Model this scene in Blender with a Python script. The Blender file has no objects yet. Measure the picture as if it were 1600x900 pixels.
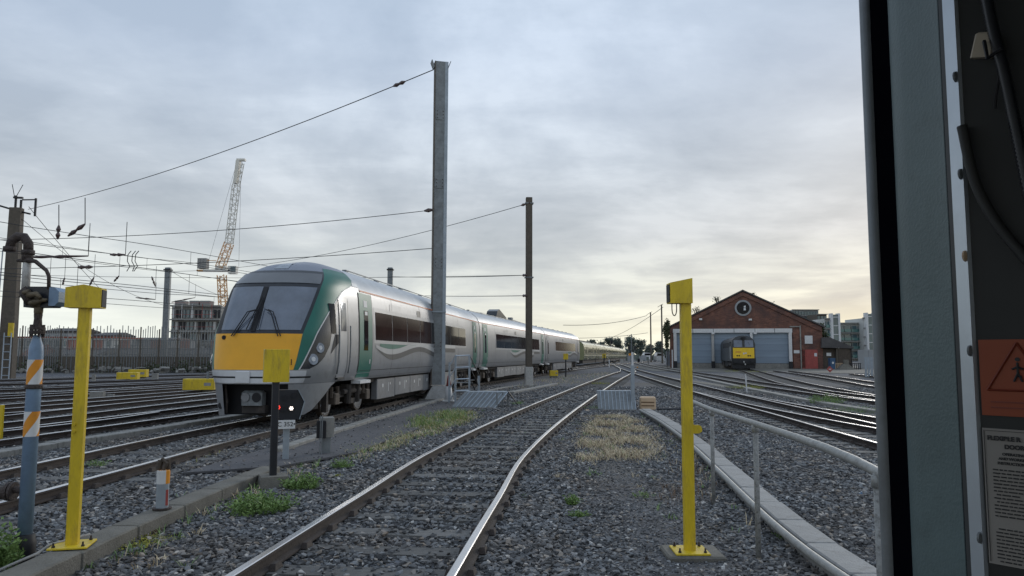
import bpy, math, random
import numpy as np
from mathutils import Vector, Matrix
random.seed(7); rng = np.random.default_rng(7)
S = bpy.context.scene
COL = S.collection
# ------------------------------------------------------------------ camera
F = 1156.0; CAMH = 1.6; PITCH = math.atan(105/F); ROLL = 0.003
cd = bpy.data.cameras.new('camera'); cam = bpy.data.objects.new('camera', cd); COL.objects.link(cam)
cd.sensor_width = 36; cd.lens = 36*F/1600; cd.clip_start = 0.05; cd.clip_end = 5000
RM = Matrix.Rotation(math.pi/2+PITCH, 3, 'X') @ Matrix.Rotation(ROLL, 3, 'Z')
cam.matrix_world = Matrix.Translation((0, 0, CAMH)) @ RM.to_4x4()
S.camera = cam
GZ = -0.16
def ray(x, y): return RM @ Vector(((x-800)/F, (450-y)/F, -1))
def G(x, y, z=GZ):
    d = ray(x, y); t = (z-CAMH)/d.z; return Vector((d.x*t, d.y*t, z))
def at(x, y, dep):
    d = ray(x, y); k = dep/d.y; return Vector((d.x*k, dep, CAMH+d.z*k))
# ------------------------------------------------------------------ sky
W = bpy.data.worlds.new('World'); S.world = W; W.use_nodes = True
nt = W.node_tree; nt.nodes.clear(); N = nt.nodes.new; L = nt.links.new
SUN_EL, SUN_AZ = math.radians(16), math.radians(32)
out = N('ShaderNodeOutputWorld')
sky = N('ShaderNodeTexSky'); sky.sky_type = 'NISHITA'; sky.sun_disc = False
sky.sun_elevation = SUN_EL; sky.sun_rotation = SUN_AZ; sky.air_density = 1.5; sky.dust_density = 2
bgs = N('ShaderNodeBackground'); bgs.inputs[1].default_value = 0.09; L(sky.outputs[0], bgs.inputs[0])
tc = N('ShaderNodeTexCoord'); sep = N('ShaderNodeSeparateXYZ'); L(tc.outputs['Generated'], sep.inputs[0])
def M(op, a, b=None, c=None, clamp=False):
    n = N('ShaderNodeMath'); n.operation = op; n.use_clamp = clamp
    for i, v in enumerate((a, b, c)):
        if v is None: continue
        if isinstance(v, (int, float)): n.inputs[i].default_value = v
        else: L(v, n.inputs[i])
    return n.outputs[0]
z0 = M('MAXIMUM', sep.outputs[2], 0.0)
den = M('ADD', z0, 0.10)
cx = M('DIVIDE', sep.outputs[0], den); cy = M('DIVIDE', sep.outputs[1], den)
cmb = N('ShaderNodeCombineXYZ'); L(cx, cmb.inputs[0]); L(cy, cmb.inputs[1])
def noise(scale, det, rough, off, stretch=(1, 1, 1), dist=0.0):
    mp = N('ShaderNodeMapping'); mp.inputs[1].default_value = off; mp.inputs[3].default_value = stretch
    L(cmb.outputs[0], mp.inputs[0])
    n = N('ShaderNodeTexNoise'); n.inputs['Scale'].default_value = scale; n.inputs['Detail'].default_value = det
    n.inputs['Roughness'].default_value = rough; n.inputs['Distortion'].default_value = dist
    L(mp.outputs[0], n.inputs['Vector']); return n.outputs[0]
def ramp(fac, stops, interp='LINEAR'):
    r = N('ShaderNodeValToRGB'); r.color_ramp.interpolation = interp
    while len(r.color_ramp.elements) < len(stops): r.color_ramp.elements.new(0.5)
    for e, (p, c) in zip(r.color_ramp.elements, stops): e.position = p; e.color = (*c, 1)
    L(fac, r.inputs[0]); return r.outputs[0]
def mixc(f, a, b, bt='MIX'):
    m = N('ShaderNodeMix'); m.data_type = 'RGBA'; m.blend_type = bt
    if isinstance(f, (int, float)): m.inputs[0].default_value = f
    else: L(f, m.inputs[0])
    for i, v in ((6, a), (7, b)):
        if isinstance(v, tuple): m.inputs[i].default_value = (*v, 1)
        else: L(v, m.inputs[i])
    return m.outputs[2]
# dark cloud deck and its lighter breaks, both by elevation
deck = ramp(z0, [(0.0, (.62, .59, .44)), (.035, (.56, .54, .43)), (.075, (.38, .39, .385)), (.13, (.30, .325, .35)), (.22, (.295, .335, .385)), (.36, (.31, .37, .46)), (.6, (.26, .34, .45)), (1, (.23, .31, .42))])
brk = ramp(z0, [(0.0, (.68, .66, .51)), (.04, (.70, .68, .55)), (.09, (.57, .58, .53)), (.16, (.46, .485, .51)), (.26, (.48, .53, .59)), (.40, (.46, .53, .63)), (.6, (.42, .50, .61)), (1, (.38, .46, .57))])
n1 = noise(0.62, 7, 0.55, (2.4, 5.2, 0), (1, .6, 1), 0.5)
n2 = noise(2.2, 6, 0.6, (7.3, 2.2, 0), (.7, 1, 1), 0.2)
nn = M('ADD', M('MULTIPLY', n1, 0.72), M('MULTIPLY', n2, 0.28))
mask = ramp(nn, [(.41, (0, 0, 0)), (.50, (.42, .42, .42)), (.58, (1, 1, 1))])
csky = mixc(mask, deck, brk)
# the horizon is cooler towards the west (left of the track) than to the east
azf = M('MULTIPLY_ADD', sep.outputs[0], 0.9, 0.62, True)
low = M('SUBTRACT', 1.0, M('MULTIPLY', z0, 5.0), None, True)
cool = mixc(M('MULTIPLY', M('SUBTRACT', 1.0, azf, None, True), M('MULTIPLY', low, 0.75)), csky, (.60, .67, .70))
bgc = N('ShaderNodeBackground'); bgc.inputs[1].default_value = 1.0; L(cool, bgc.inputs[0])
mx = N('ShaderNodeMixShader'); mx.inputs[0].default_value = 0.975
L(bgs.outputs[0], mx.inputs[1]); L(bgc.outputs[0], mx.inputs[2]); L(mx.outputs[0], out.inputs[0])
# ------------------------------------------------------------------ sun behind the overcast
sl = bpy.data.lights.new('sun', 'SUN'); sl.energy = 0.6; sl.angle = math.radians(16); sl.color = (1, .95, .87)
so = bpy.data.objects.new('sun', sl); COL.objects.link(so)
sd = Vector((math.sin(SUN_AZ)*math.cos(SUN_EL), math.cos(SUN_AZ)*math.cos(SUN_EL), math.sin(SUN_EL)))
so.rotation_euler = sd.to_track_quat('Z', 'Y').to_euler()
S.view_settings.view_transform = 'Standard'; S.view_settings.look = 'None'; S.view_settings.exposure = 0.58; S.view_settings.gamma = 1
S.render.engine = 'CYCLES'; S.cycles.use_denoising = True; S.cycles.max_bounces = 6

# ------------------------------------------------------------------ materials
def mat(name, col, rough=.6, metal=0., var=.15, scale=4., bump=0., bscale=40., col2=None, stretch=(1, 1, 1), dirt=0., dirtcol=(.05, .045, .04), spec=.5, rnd=0.):
    m = bpy.data.materials.new(name); m.use_nodes = True; t = m.node_tree; n = t.nodes; l = t.links
    b = n['Principled BSDF']; b.inputs['Roughness'].default_value = rough; b.inputs['Metallic'].default_value = metal
    b.inputs['Specular IOR Level'].default_value = spec
    c = n.new('ShaderNodeTexCoord'); mp = n.new('ShaderNodeMapping'); mp.inputs[3].default_value = stretch
    l.new(c.outputs['Object'], mp.inputs[0])
    no = n.new('ShaderNodeTexNoise'); no.inputs['Scale'].default_value = scale; no.inputs['Detail'].default_value = 6; no.inputs['Roughness'].default_value = .65
    l.new(mp.outputs[0], no.inputs['Vector'])
    r = n.new('ShaderNodeValToRGB'); e = r.color_ramp.elements
    a = tuple(max(0, x*(1-var)) for x in col); d = col2 or tuple(min(1, x*(1+var)) for x in col)
    e[0].position = .32; e[0].color = (*a, 1); e[1].position = .68; e[1].color = (*d, 1)
    l.new(no.outputs[0], r.inputs[0]); last = r.outputs[0]
    def mx(f, A, B, bt='MIX'):
        q = n.new('ShaderNodeMix'); q.data_type = 'RGBA'; q.blend_type = bt
        if isinstance(f, float): q.inputs[0].default_value = f
        else: l.new(f, q.inputs[0])
        l.new(A, q.inputs[6])
        if isinstance(B, tuple): q.inputs[7].default_value = (*B, 1)
        else: l.new(B, q.inputs[7])
        return q.outputs[2]
    if dirt:
        n2 = n.new('ShaderNodeTexNoise'); n2.inputs['Scale'].default_value = scale*2.3; n2.inputs['Detail'].default_value = 8; n2.inputs['Roughness'].default_value = .7
        l.new(mp.outputs[0], n2.inputs['Vector'])
        r2 = n.new('ShaderNodeValToRGB'); r2.color_ramp.elements[0].position = .5; r2.color_ramp.elements[1].position = .72
        r2.color_ramp.elements[1].color = (dirt, dirt, dirt, 1); l.new(n2.outputs[0], r2.inputs[0])
        last = mx(r2.outputs[0], last, dirtcol)
    if rnd:
        oi = n.new('ShaderNodeObjectInfo'); mr = n.new('ShaderNodeMapRange'); mr.inputs[3].default_value = 1-rnd; mr.inputs[4].default_value = 1+rnd
        l.new(oi.outputs['Random'], mr.inputs[0]); hs = n.new('ShaderNodeHueSaturation'); l.new(mr.outputs[0], hs.inputs['Value']); l.new(last, hs.inputs['Color']); last = hs.outputs[0]
    l.new(last, b.inputs['Base Color'])
    if bump:
        nb = n.new('ShaderNodeTexNoise'); nb.inputs['Scale'].default_value = bscale; nb.inputs['Detail'].default_value = 5
        l.new(mp.outputs[0], nb.inputs['Vector']); bp = n.new('ShaderNodeBump'); bp.inputs['Strength'].default_value = bump; bp.inputs['Distance'].default_value = .02
        l.new(nb.outputs[0], bp.inputs['Height']); l.new(bp.outputs[0], b.inputs['Normal'])
    return m
def emis(name, col, s):
    m = mat(name, col); b = m.node_tree.nodes['Principled BSDF']
    b.inputs['Emission Color'].default_value = (*col, 1); b.inputs['Emission Strength'].default_value = s; return m
MT = dict(
 yellow=mat('yellow_paint', (.62, .44, .012), .45, 0, .16, 5, .2, 60, stretch=(1, 1, .28), dirt=.85, dirtcol=(.30, .20, .035)),
 black=mat('black_paint', (.010, .012, .018), .4, 0, .2, 3),
 rubber=mat('rubber', (.006, .006, .009), .65, 0, .2, 3),
 steel=mat('rail_head', (.62, .61, .61), .25, .85, .15, 1.2, stretch=(3, .3, 1)),
 rust=mat('rail_rust', (.040, .029, .024), .8, 0, .3, 5, .3, 40, dirt=.6, dirtcol=(.035, .03, .028)),
 sleeper=mat('old_timber', (.118, .114, .108), .85, 0, .3, 6, .5, 30, stretch=(.5, 4, 1), rnd=.25),
 concrete=mat('concrete', (.25, .24, .22), .85, 0, .18, 3, .4, 60, dirt=.75, dirtcol=(.09, .09, .08)),
 concrete_d=mat('weathered_concrete', (.145, .135, .115), .9, 0, .25, 3, .5, 50, dirt=.6, dirtcol=(.07, .065, .05)),
 concrete_l=mat('pale_concrete', (.27, .265, .255), .8, 0, .16, 4, .4, 60, dirt=.75, dirtcol=(.16, .15, .14), rnd=.08),
 asphalt=mat('asphalt', (.082, .080, .085), .85, 0, .2, 2, .4, 150, dirt=.4, dirtcol=(.10, .10, .10)),
 galv=mat('galvanised_steel', (.30, .34, .38), .5, .35, .14, 3, dirt=.3, dirtcol=(.2, .22, .24)),
 galv_d=mat('dull_steel', (.19, .205, .215), .55, .3, .2, 4, dirt=.4),
 pipe=mat('scaffold_pipe', (.30, .30, .285), .6, .25, .22, 14, .2, 60, dirt=.6, dirtcol=(.17, .15, .13)),
 mastbrown=mat('old_mast', (.105, .088, .070), .8, .1, .2, 5, .2, 30, dirt=.4, dirtcol=(.06, .05, .04)),
 white=mat('white_paint', (.62, .62, .62), .5, 0, .08, 4, dirt=.35, dirtcol=(.35, .34, .32)),
 whited=mat('flaking_white', (.42, .41, .39), .7, 0, .15, 6, dirt=.7, dirtcol=(.13, .09, .07)),
 bluegrey=mat('blue_grey_paint', (.17, .25, .36), .45, 0, .12, 6, .1, 40, dirt=.4, dirtcol=(.10, .13, .17)),
 orange=mat('orange_paint', (.68, .26, .015), .5, 0, .1, 6, dirt=.3, dirtcol=(.3, .1, .03)),
 castiron=mat('cast_iron', (.055, .042, .038), .75, .2, .35, 10, .6, 60, dirt=.5, dirtcol=(.14, .11, .09)),
 brass=mat('tarnished_brass', (.12, .095, .062), .6, .4, .3, 12),
 darkmetal=mat('dark_metal', (.02, .02, .023), .6, .2, .3, 5),
 housing=mat('lamp_housing', (.022, .025, .032), .25, 0, .2, 3),
 tyellowl=mat('loco_yellow', (.85, .55, .02), .45, 0, .08, 2, dirt=.3, dirtcol=(.4, .25, .03)),
 under=mat('underframe_dirt', (.035, .03, .028), .85, 0, .4, 4, dirt=.5, dirtcol=(.08, .06, .045)),
 silver=mat('train_silver', (.31, .318, .335), .36, .4, .05, 1.5, dirt=.5, dirtcol=(.20, .19, .18)),
 silver_p=mat('train_panel', (.42, .425, .44), .33, .35, .05, 1.5, dirt=.35, dirtcol=(.36, .35, .34)),
 roof=mat('train_roof', (.50, .52, .54), .42, .2, .08, 1.5, dirt=.3, dirtcol=(.34, .35, .36)),
 headp=mat('header_panel', (.13, .135, .145), .3, 0, .1, 2),
 pipepost=mat('rusty_pipe_post', (.27, .27, .26), .7, .1, .25, 16, .3, 60, dirt=.95, dirtcol=(.075, .065, .058)),
 bumperw=mat('bumper_silver', (.58, .59, .61), .35, .2, .05, 2, dirt=.4, dirtcol=(.35, .33, .32)),
 nosetop=mat('nose_roof', (.15, .165, .21), .35, .1, .1, 1.5),
 green=mat('train_green', (.004, .125, .090), .42, 0, .08, 1.5, dirt=.2, dirtcol=(.03, .14, .11)),
 tyellow=mat('train_yellow', (.80, .38, .008), .38, 0, .05, 1.5, dirt=.2, dirtcol=(.55, .27, .02)),
 skirt=mat('skirt_grey', (.20, .205, .215), .45, .2, .15, 2, dirt=.5, dirtcol=(.11, .10, .10)),
 swl=mat('swoosh_light', (.50, .50, .50), .35, .2, .05, 2),
 swd=mat('swoosh_dark', (.10, .098, .098), .35, .2, .05, 2),
 glass=mat('dark_glass', (.010, .009, .012), .08, 0, .3, .8, spec=.16),
 glassb=mat('brown_reflection_glass', (.030, .014, .012), .12, 0, .3, .8, spec=.05),  # brown tint painted in for the brick shed's reflection in the panes
 wind=mat('windscreen_glass', (.10, .12, .16), .06, 0, .35, .9, spec=1.),
 redline=mat('orange_line', (.5, .14, .05), .5),
 brown=mat('bogie_brown', (.075, .058, .045), .8, .1, .4, 6, dirt=.4),
 lens=mat('lamp_lens', (.22, .24, .27), .10, .5, .3, 8),
 red=mat('red_paint', (.33, .06, .05), .55, 0, .15, 4, dirt=.5, dirtcol=(.25, .12, .1)),
 beige=mat('beige_grp', (.56, .40, .26), .6, 0, .08, 4),
 locogrey=mat('loco_grey', (.036, .040, .044), .45, 0, .2, 1.5, dirt=.4, dirtcol=(.10, .10, .10)),
 shutter=mat('shutter_blue', (.23, .29, .36), .55, .1, .10, .5, stretch=(.3, 1, 3), dirt=.25, dirtcol=(.22, .21, .25), rnd=.06),
 slate=mat('roof_slate', (.075, .07, .07), .8, 0, .25, 1.5, .3, 20),
 render=mat('house_render', (.50, .50, .48), .8, 0, .08, .5, dirt=.3, dirtcol=(.33, .32, .3)),
 greyblock=mat('block_wall', (.30, .31, .32), .8, 0, .12, .6),
 cranepaint=mat('crane_paint', (.66, .36, .14), .5, 0, .12, 2),
 cranewhite=mat('crane_white', (.62, .60, .55), .5, 0, .12, 2),
 bglass=mat('building_glass', (.06, .11, .13), .12, 0, .3, .3, spec=.8),
 brickred=mat('chimney_brick', (.25, .08, .055), .85, 0, .2, 3),
 wire=mat('wire', (.035, .035, .038), .6, .3, .1, 1),
 insul=mat('insulator', (.07, .04, .035), .3, 0, .2, 9),
 weed=mat('weed_green', (.11, .20, .045), .6, 0, .35, 9, col2=(.24, .36, .10)),
 weedy=mat('weed_yellow', (.20, .24, .03), .6, 0, .3, 9, col2=(.42, .40, .05)),
 dry=mat('dry_grass', (.50, .37, .21), .8, 0, .25, 6, col2=(.74, .62, .42)),
 drybrown=mat('dead_stalks', (.15, .09, .05), .85, 0, .3, 6),
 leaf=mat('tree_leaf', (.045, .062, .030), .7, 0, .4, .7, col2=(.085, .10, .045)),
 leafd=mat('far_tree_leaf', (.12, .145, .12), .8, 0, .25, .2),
 bark=mat('bark', (.07, .055, .045), .9),
 seal=mat('door_rubber', (.003, .003, .005), 1.0, spec=0.),
 panel=mat('jamb_panel', (.105, .15, .155), .45, .1, .10, 7, .10, 260, dirt=.5, dirtcol=(.07, .10, .10)),
 trim=mat('aluminium_trim', (.50, .55, .60), .38, .6, .1, 5, dirt=.3, dirtcol=(.3, .33, .36)),
 inner=mat('inner_wall', (.017, .018, .018), .6, 0, .25, 3),
 stick=mat('orange_sticker', (.26, .045, .008), .5, 0, .05, 3),
 stickd=mat('sticker_print', (.18, .03, .012), .5),
 notice=mat('notice_paper', (.27, .255, .24), .6, 0, .05, 3),
 ink=mat('ink', (.02, .02, .022), .6),
 blackink=mat('sign_ink', (.01, .01, .01), .6),
 darkblue=mat('bin_blue', (.03, .08, .16), .5),
 clamp=mat('plastic_clip', (.42, .36, .28), .6),
 lampw=emis('signal_lamp_white', (1, .86, .78), 1.6),
 lampr=emis('signal_lamp_red', (1, .05, .03), 1.2),
 greenfar=mat('green_train', (.17, .18, .095), .25, .3, .1, .5),
 creamfar=mat('cream_stripe', (.55, .52, .38), .3, .3, .1, .5),
)
# ------------------------------------------------------------------ mesh helpers
class MB:
    def __init__(s): s.v = []; s.f = []; s.m = []
    def add(s, vs, fs, mi=0):
        o = len(s.v); s.v += [tuple(v) for v in vs]; s.f += [tuple(i+o for i in f) for f in fs]; s.m += [mi]*len(fs); return s
    def box(s, c, d, rz=0, mi=0, taper=1., rx=0, ry=0):
        hx, hy, hz = d[0]/2, d[1]/2, d[2]/2; R = Matrix.Rotation(rz, 3, 'Z') @ Matrix.Rotation(rx, 3, 'X') @ Matrix.Rotation(ry, 3, 'Y'); vs = []
        for z, t in ((-hz, 1.), (hz, taper)):
            for x, y in ((-hx, -hy), (hx, -hy), (hx, hy), (-hx, hy)): vs.append(R @ Vector((x*t, y*t, z)) + Vector(c))
        return s.add(vs, [(3, 2, 1, 0), (4, 5, 6, 7), (0, 1, 5, 4), (1, 2, 6, 5), (2, 3, 7, 6), (3, 0, 4, 7)], mi)
    def bbox(s, c, d, b=.01, rz=0, mi=0):   # box with chamfered vertical and top edges
        hx, hy = d[0]/2, d[1]/2; z0 = c[2]-d[2]/2; z1 = c[2]+d[2]/2
        def ring(ix, iy, z, k): return [(x, y, z) for x, y in ((-ix+k, -iy), (ix-k, -iy), (ix, -iy+k), (ix, iy-k), (ix-k, iy), (-ix+k, iy), (-ix, iy-k), (-ix, -iy+k))]
        rs = ring(hx, hy, z0, b)+ring(hx, hy, z1-b, b)+ring(hx-b, hy-b, z1, b*.6)
        R = Matrix.Rotation(rz, 3, 'Z'); vs = [R @ Vector((x, y, 0))+Vector((c[0], c[1], z)) for x, y, z in rs]
        fs = [tuple(range(7, -1, -1)), tuple(range(16, 24))]
        for k in (0, 8):
            for i in range(8): j = (i+1) % 8; fs.append((k+i, k+j, k+8+j, k+8+i))
        return s.add(vs, fs, mi)
    def tube(s, pts, r, n=8, mi=0, caps=True):
        pts = [Vector(p) for p in pts]; rs = r if isinstance(r, (list, tuple)) else [r]*len(pts); o = len(s.v)
        up = None; vs = []
        for i, p in enumerate(pts):
            t = (pts[min(i+1, len(pts)-1)]-pts[max(i-1, 0)])
            if t.length < 1e-9: t = Vector((0, 0, 1))
            t.normalize()
            if up is None: up = Vector((1, 0, 0)) if abs(t.x) < .8 else Vector((0, 0, 1))
            a = t.cross(up)
            if a.length < 1e-4: a = t.cross(Vector((0, 1, 0)))
            a.normalize(); b = a.cross(t).normalized(); up = b
            for k in range(n):
                q = 2*math.pi*k/n; vs.append(p+(a*math.cos(q)+b*math.sin(q))*rs[i])
        fs = []
        for i in range(len(pts)-1):
            for k in range(n): j = (k+1) % n; fs.append((i*n+k, i*n+j, (i+1)*n+j, (i+1)*n+k))
        if caps: fs += [tuple(range(n-1, -1, -1)), tuple((len(pts)-1)*n+k for k in range(n))]
        return s.add(vs, fs, mi)
    def disc(s, c, nrm, r, th, n=16, mi=0):
        nrm = Vector(nrm).normalized(); c = Vector(c); return s.tube([c, c+nrm*th], r, n, mi)
    def lathe(s, prof, c=(0, 0, 0), n=20, mi=0):
        vs = [(c[0]+r*math.cos(2*math.pi*k/n), c[1]+r*math.sin(2*math.pi*k/n), c[2]+z) for r, z in prof for k in range(n)]
        fs = [(i*n+k, i*n+(k+1) % n, (i+1)*n+(k+1) % n, (i+1)*n+k) for i in range(len(prof)-1) for k in range(n)]
        fs += [tuple(range(n-1, -1, -1)), tuple((len(prof)-1)*n+k for k in range(n))]
        return s.add(vs, fs, mi)
    def prism(s, poly, a, b, mi=0):     # polygon list of 3D points extruded by vector (b)
        n = len(poly); vs = [Vector(p)+Vector(a) for p in poly]+[Vector(p)+Vector(a)+Vector(b) for p in poly]
        return s.add(vs, [tuple(range(n-1, -1, -1)), tuple(range(n, 2*n))]+[(i, (i+1) % n, n+(i+1) % n, n+i) for i in range(n)], mi)
    def grid(s, P, mi=0, flip=False):
        nr, nc = len(P), len(P[0]); vs = [p for r in P for p in r]; fs = []
        for i in range(nr-1):
            for j in range(nc-1):
                q = (i*nc+j, i*nc+j+1, (i+1)*nc+j+1, (i+1)*nc+j); fs.append(q[::-1] if flip else q)
        return s.add(vs, fs, mi)
    def mesh(s, name, mats, smooth=False):
        me = bpy.data.meshes.new(name); me.from_pydata(s.v, [], s.f)
        for m in (mats if isinstance(mats, (list, tuple)) else [mats]): me.materials.append(MT[m] if isinstance(m, str) else m)
        me.polygons.foreach_set('material_index', s.m)
        if smooth: me.polygons.foreach_set('use_smooth', [True]*len(s.f))
        me.update(); return me
    def obj(s, name, mats, parent=None, loc=None, smooth=False, **kw):
        o = bpy.data.objects.new(name, s.mesh(name, mats, smooth)); COL.objects.link(o)
        if parent: o.parent = parent
        if loc is not None: o.location = loc
        for k, v in kw.items(): o[k] = v
        if smooth == 'auto':
            pass
        return o
def link(name, me, parent=None, loc=None, rz=0, sc=None, **kw):
    o = bpy.data.objects.new(name, me); COL.objects.link(o)
    if parent: o.parent = parent
    if loc is not None: o.location = loc
    o.rotation_euler.z = rz
    if sc: o.scale = sc
    for k, v in kw.items(): o[k] = v
    return o
def thing(name, label, cat, loc=(0, 0, 0), rz=0, group=None):
    o = bpy.data.objects.new(name, None); COL.objects.link(o); o.location = loc; o.rotation_euler.z = rz
    o['label'] = label; o['category'] = cat
    if group: o['group'] = group
    o.empty_display_size = .2
    return o
def tag(o, label, cat, group=None):
    o['label'] = label; o['category'] = cat
    if group: o['group'] = group
    return o
def copy_thing(r, loc, rz=0, label=None, sc=None):
    c = r.copy(); COL.objects.link(c); c.location = loc; c.rotation_euler.z = rz
    if label: c['label'] = label
    if sc: c.scale = sc
    for ch in list(r.children):
        d = ch.copy(); COL.objects.link(d); d.parent = c
        for g in list(ch.children):
            e = g.copy(); COL.objects.link(e); e.parent = d
    return c
def text(name, body, size, mtl, parent, loc, rot, ext=.001, align='CENTER', bold=0.):
    cu = bpy.data.curves.new(name, 'FONT'); cu.body = body; cu.size = size; cu.extrude = ext; cu.align_x = align; cu.align_y = 'CENTER'; cu.offset = bold
    o = bpy.data.objects.new(name, cu); COL.objects.link(o); o.parent = parent; o.location = loc; o.rotation_euler = rot
    cu.materials.append(MT[mtl]); return o
def spline(pts, step=.6):
    P = [Vector((*p, 0)[:3]) for p in pts]; P = [P[0]*2-P[1]]+P+[P[-1]*2-P[-2]]; out_ = []
    for i in range(1, len(P)-2):
        n = max(2, int((P[i+1]-P[i]).length/step))
        for k in range(n):
            t = k/n; a, b, c, d = P[i-1], P[i], P[i+1], P[i+2]
            out_.append(.5*((2*b)+(c-a)*t+(2*a-5*b+4*c-d)*t*t+(3*b-a-3*c+d)*t**3))
    out_.append(P[-2]); return out_
# ------------------------------------------------------------------ ground
g = MB()
xs = [-1500, -300, -100, -40, 0, 40, 100, 300, 1500]; ys = [-60, -10, 20, 60, 120, 300, 700, 3000]
g.grid([[(x, y, GZ) for x in xs] for y in ys])
gm = mat('ballast_ground', (.085, .088, .098), .95, 0, .5, 14, 1.0, 26, dirt=.0)
t = gm.node_tree; nb = [n for n in t.nodes if n.type == 'BUMP'][0]; nb.inputs['Distance'].default_value = .04
# wide brownish, worn patches (dust and spent soil)
n = t.nodes; l = t.links; B = n['Principled BSDF']; src = B.inputs['Base Color'].links[0].from_socket
tcg = n.new('ShaderNodeTexCoord')
vo = n.new('ShaderNodeTexVoronoi'); vo.inputs['Scale'].default_value = 17; l.new(tcg.outputs['Object'], vo.inputs['Vector'])
hs = n.new('ShaderNodeMix'); hs.data_type = 'RGBA'; hs.blend_type = 'MULTIPLY'; hs.inputs[0].default_value = .8
r3 = n.new('ShaderNodeValToRGB'); r3.color_ramp.elements[0].color = (.35, .35, .36, 1); r3.color_ramp.elements[1].color = (1.9, 1.9, 1.95, 1)
sp = n.new('ShaderNodeSeparateColor'); l.new(vo.outputs['Color'], sp.inputs[0]); l.new(sp.outputs[0], r3.inputs[0])
l.new(src, hs.inputs[6]); l.new(r3.outputs[0], hs.inputs[7])
big = n.new('ShaderNodeTexNoise'); big.inputs['Scale'].default_value = .12; big.inputs['Detail'].default_value = 5; l.new(tcg.outputs['Object'], big.inputs['Vector'])
r4 = n.new('ShaderNodeValToRGB'); r4.color_ramp.elements[0].position = .42; r4.color_ramp.elements[1].position = .68; l.new(big.outputs[0], r4.inputs[0])
mb = n.new('ShaderNodeMix'); mb.data_type = 'RGBA'; l.new(r4.outputs[0], mb.inputs[0]); l.new(hs.outputs[2], mb.inputs[6]); mb.inputs[7].default_value = (.10, .09, .075, 1)
l.new(mb.outputs[2], B.inputs['Base Color'])
g.obj('ground', gm, kind='structure')
# paved surfaces
def sheet(name, poly, m, z, th=.0):
    q = MB(); q.prism([(x, y, z-.03) for x, y in poly], (0, 0, 0), (0, 0, .03)); return q.obj(name, m, kind='structure')
sheet('footpath', [(-4.75, 10.9), (-3.55, 11.6), (-2.75, 13.2), (-2.1, 18), (-1.2, 24), (-.9, 28), (-2.0, 30), (-3.3, 30), (-3.45, 24), (-3.9, 18), (-4.5, 13.5)], 'asphalt', GZ+.055)
sheet('depot_yard', [(16, 84), (45.5, 72), (60, 72), (70, 130), (20, 130)], 'concrete_d', GZ+.035)
sheet('yard_path', [(20.5, 43), (23.5, 40), (27, 38), (35, 60), (33, 66), (27, 55)], 'asphalt', GZ+.012)
sheet('far_walkway', [(12.1, 62), (12.7, 62), (13.0, 38), (11.1, 20), (10.4, 20), (11.9, 38)], 'concrete_d', GZ+.02)

# ------------------------------------------------------------------ railway tracks
sleeper_me = MB().box((0, 0, 0), (2.6, .26, .13)).mesh('sleeper', 'sleeper')
HW = .8
def sweep_rail(mbx, pts, off, zt, h=.125, base=Vector((0, 0, 0))):
    prof = [(-.065, -h), (-.065, -h+.015), (-.012, -h+.03), (-.012, -.035), (-.035, -.03), (-.035, -.006), (-.028, 0), (.028, 0), (.035, -.006), (.035, -.03), (.012, -.035), (.012, -h+.03), (.065, -h+.015), (.065, -h)]
    rows = []
    for i, p in enumerate(pts):
        tt = (pts[min(i+1, len(pts)-1)]-pts[max(i-1, 0)]).normalized(); nn_ = Vector((tt.y, -tt.x, 0)); c = p+nn_*off-base
        rows.append([(c.x+nn_.x*a, c.y+nn_.y*a, zt+b) for a, b in prof])
    o = len(mbx.v); k = len(prof); mbx.v += [q for r in rows for q in r]
    for i in range(len(rows)-1):
        for j in range(k-1):
            mbx.f.append((o+i*k+j, o+(i+1)*k+j, o+(i+1)*k+j+1, o+i*k+j+1)); mbx.m.append(1 if 5 <= j <= 7 else 0)
def nrm_at(pts, i):
    tt = (pts[min(i+1, len(pts)-1)]-pts[max(i-1, 0)]).normalized(); return tt
TR = {}
def track(key, label, pts, zt=0., s0=0., s1=40., chairs=True, check=None, group='railway tracks in the yard'):
    P = spline(pts, .7); base = Vector((P[0].x, P[0].y, 0)); TR[key] = P
    r = thing('railway_track', label, 'railway track', base, 0, group)
    for off in (-HW, HW):
        q = MB(); sweep_rail(q, P, off, zt, base=base); q.obj('rail', ['rust', 'steel'], r)
    # sleepers by arc length
    acc = 0; nxt = 0; ch = MB(); cnt = 0
    for i in range(len(P)-1):
        seg = P[i+1]-P[i]; ln = seg.length
        while nxt < acc+ln:
            p = P[i]+seg*((nxt-acc)/ln); tt = nrm_at(P, i); a = math.atan2(-tt.x, tt.y)
            if s0 <= p.y <= s1:
                link('sleeper', sleeper_me, r, (p.x-base.x+random.uniform(-.03, .03), p.y-base.y, zt-.125-.065-.001+random.uniform(-.006, 0)), a+random.uniform(-.01, .01)); cnt += 1
                if chairs:
                    for off in (-HW, HW):
                        for sg in (-.085, .085):
                            c = p-base+Vector((tt.y, -tt.x, 0))*(off+sg); ch.box((c.x, c.y, zt-.098), (.07, .16, .05), a, taper=.6)
            nxt += .68
        acc += ln
    if chairs and ch.f: ch.obj('rail_chairs', 'rust', r, kind='stuff')
    return r
A_ = [(-6.7, 1), (-6.45, 6), (-6.2, 11), (-5.82, 16.9), (-4.45, 29), (-3.11, 40), (1.45, 62.5), (6.4, 85), (11, 105), (19.5, 138), (44, 230)]
M_ = [(-1.75, 0), (-1.25, 5.5), (-.95, 8.6), (-.5, 12.9), (.85, 21), (3.55, 35.3), (6.5, 50.4), (10.3, 69), (11.85, 76), (13.2, 85), (14.7, 96), (19.4, 138), (25, 190)]
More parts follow.
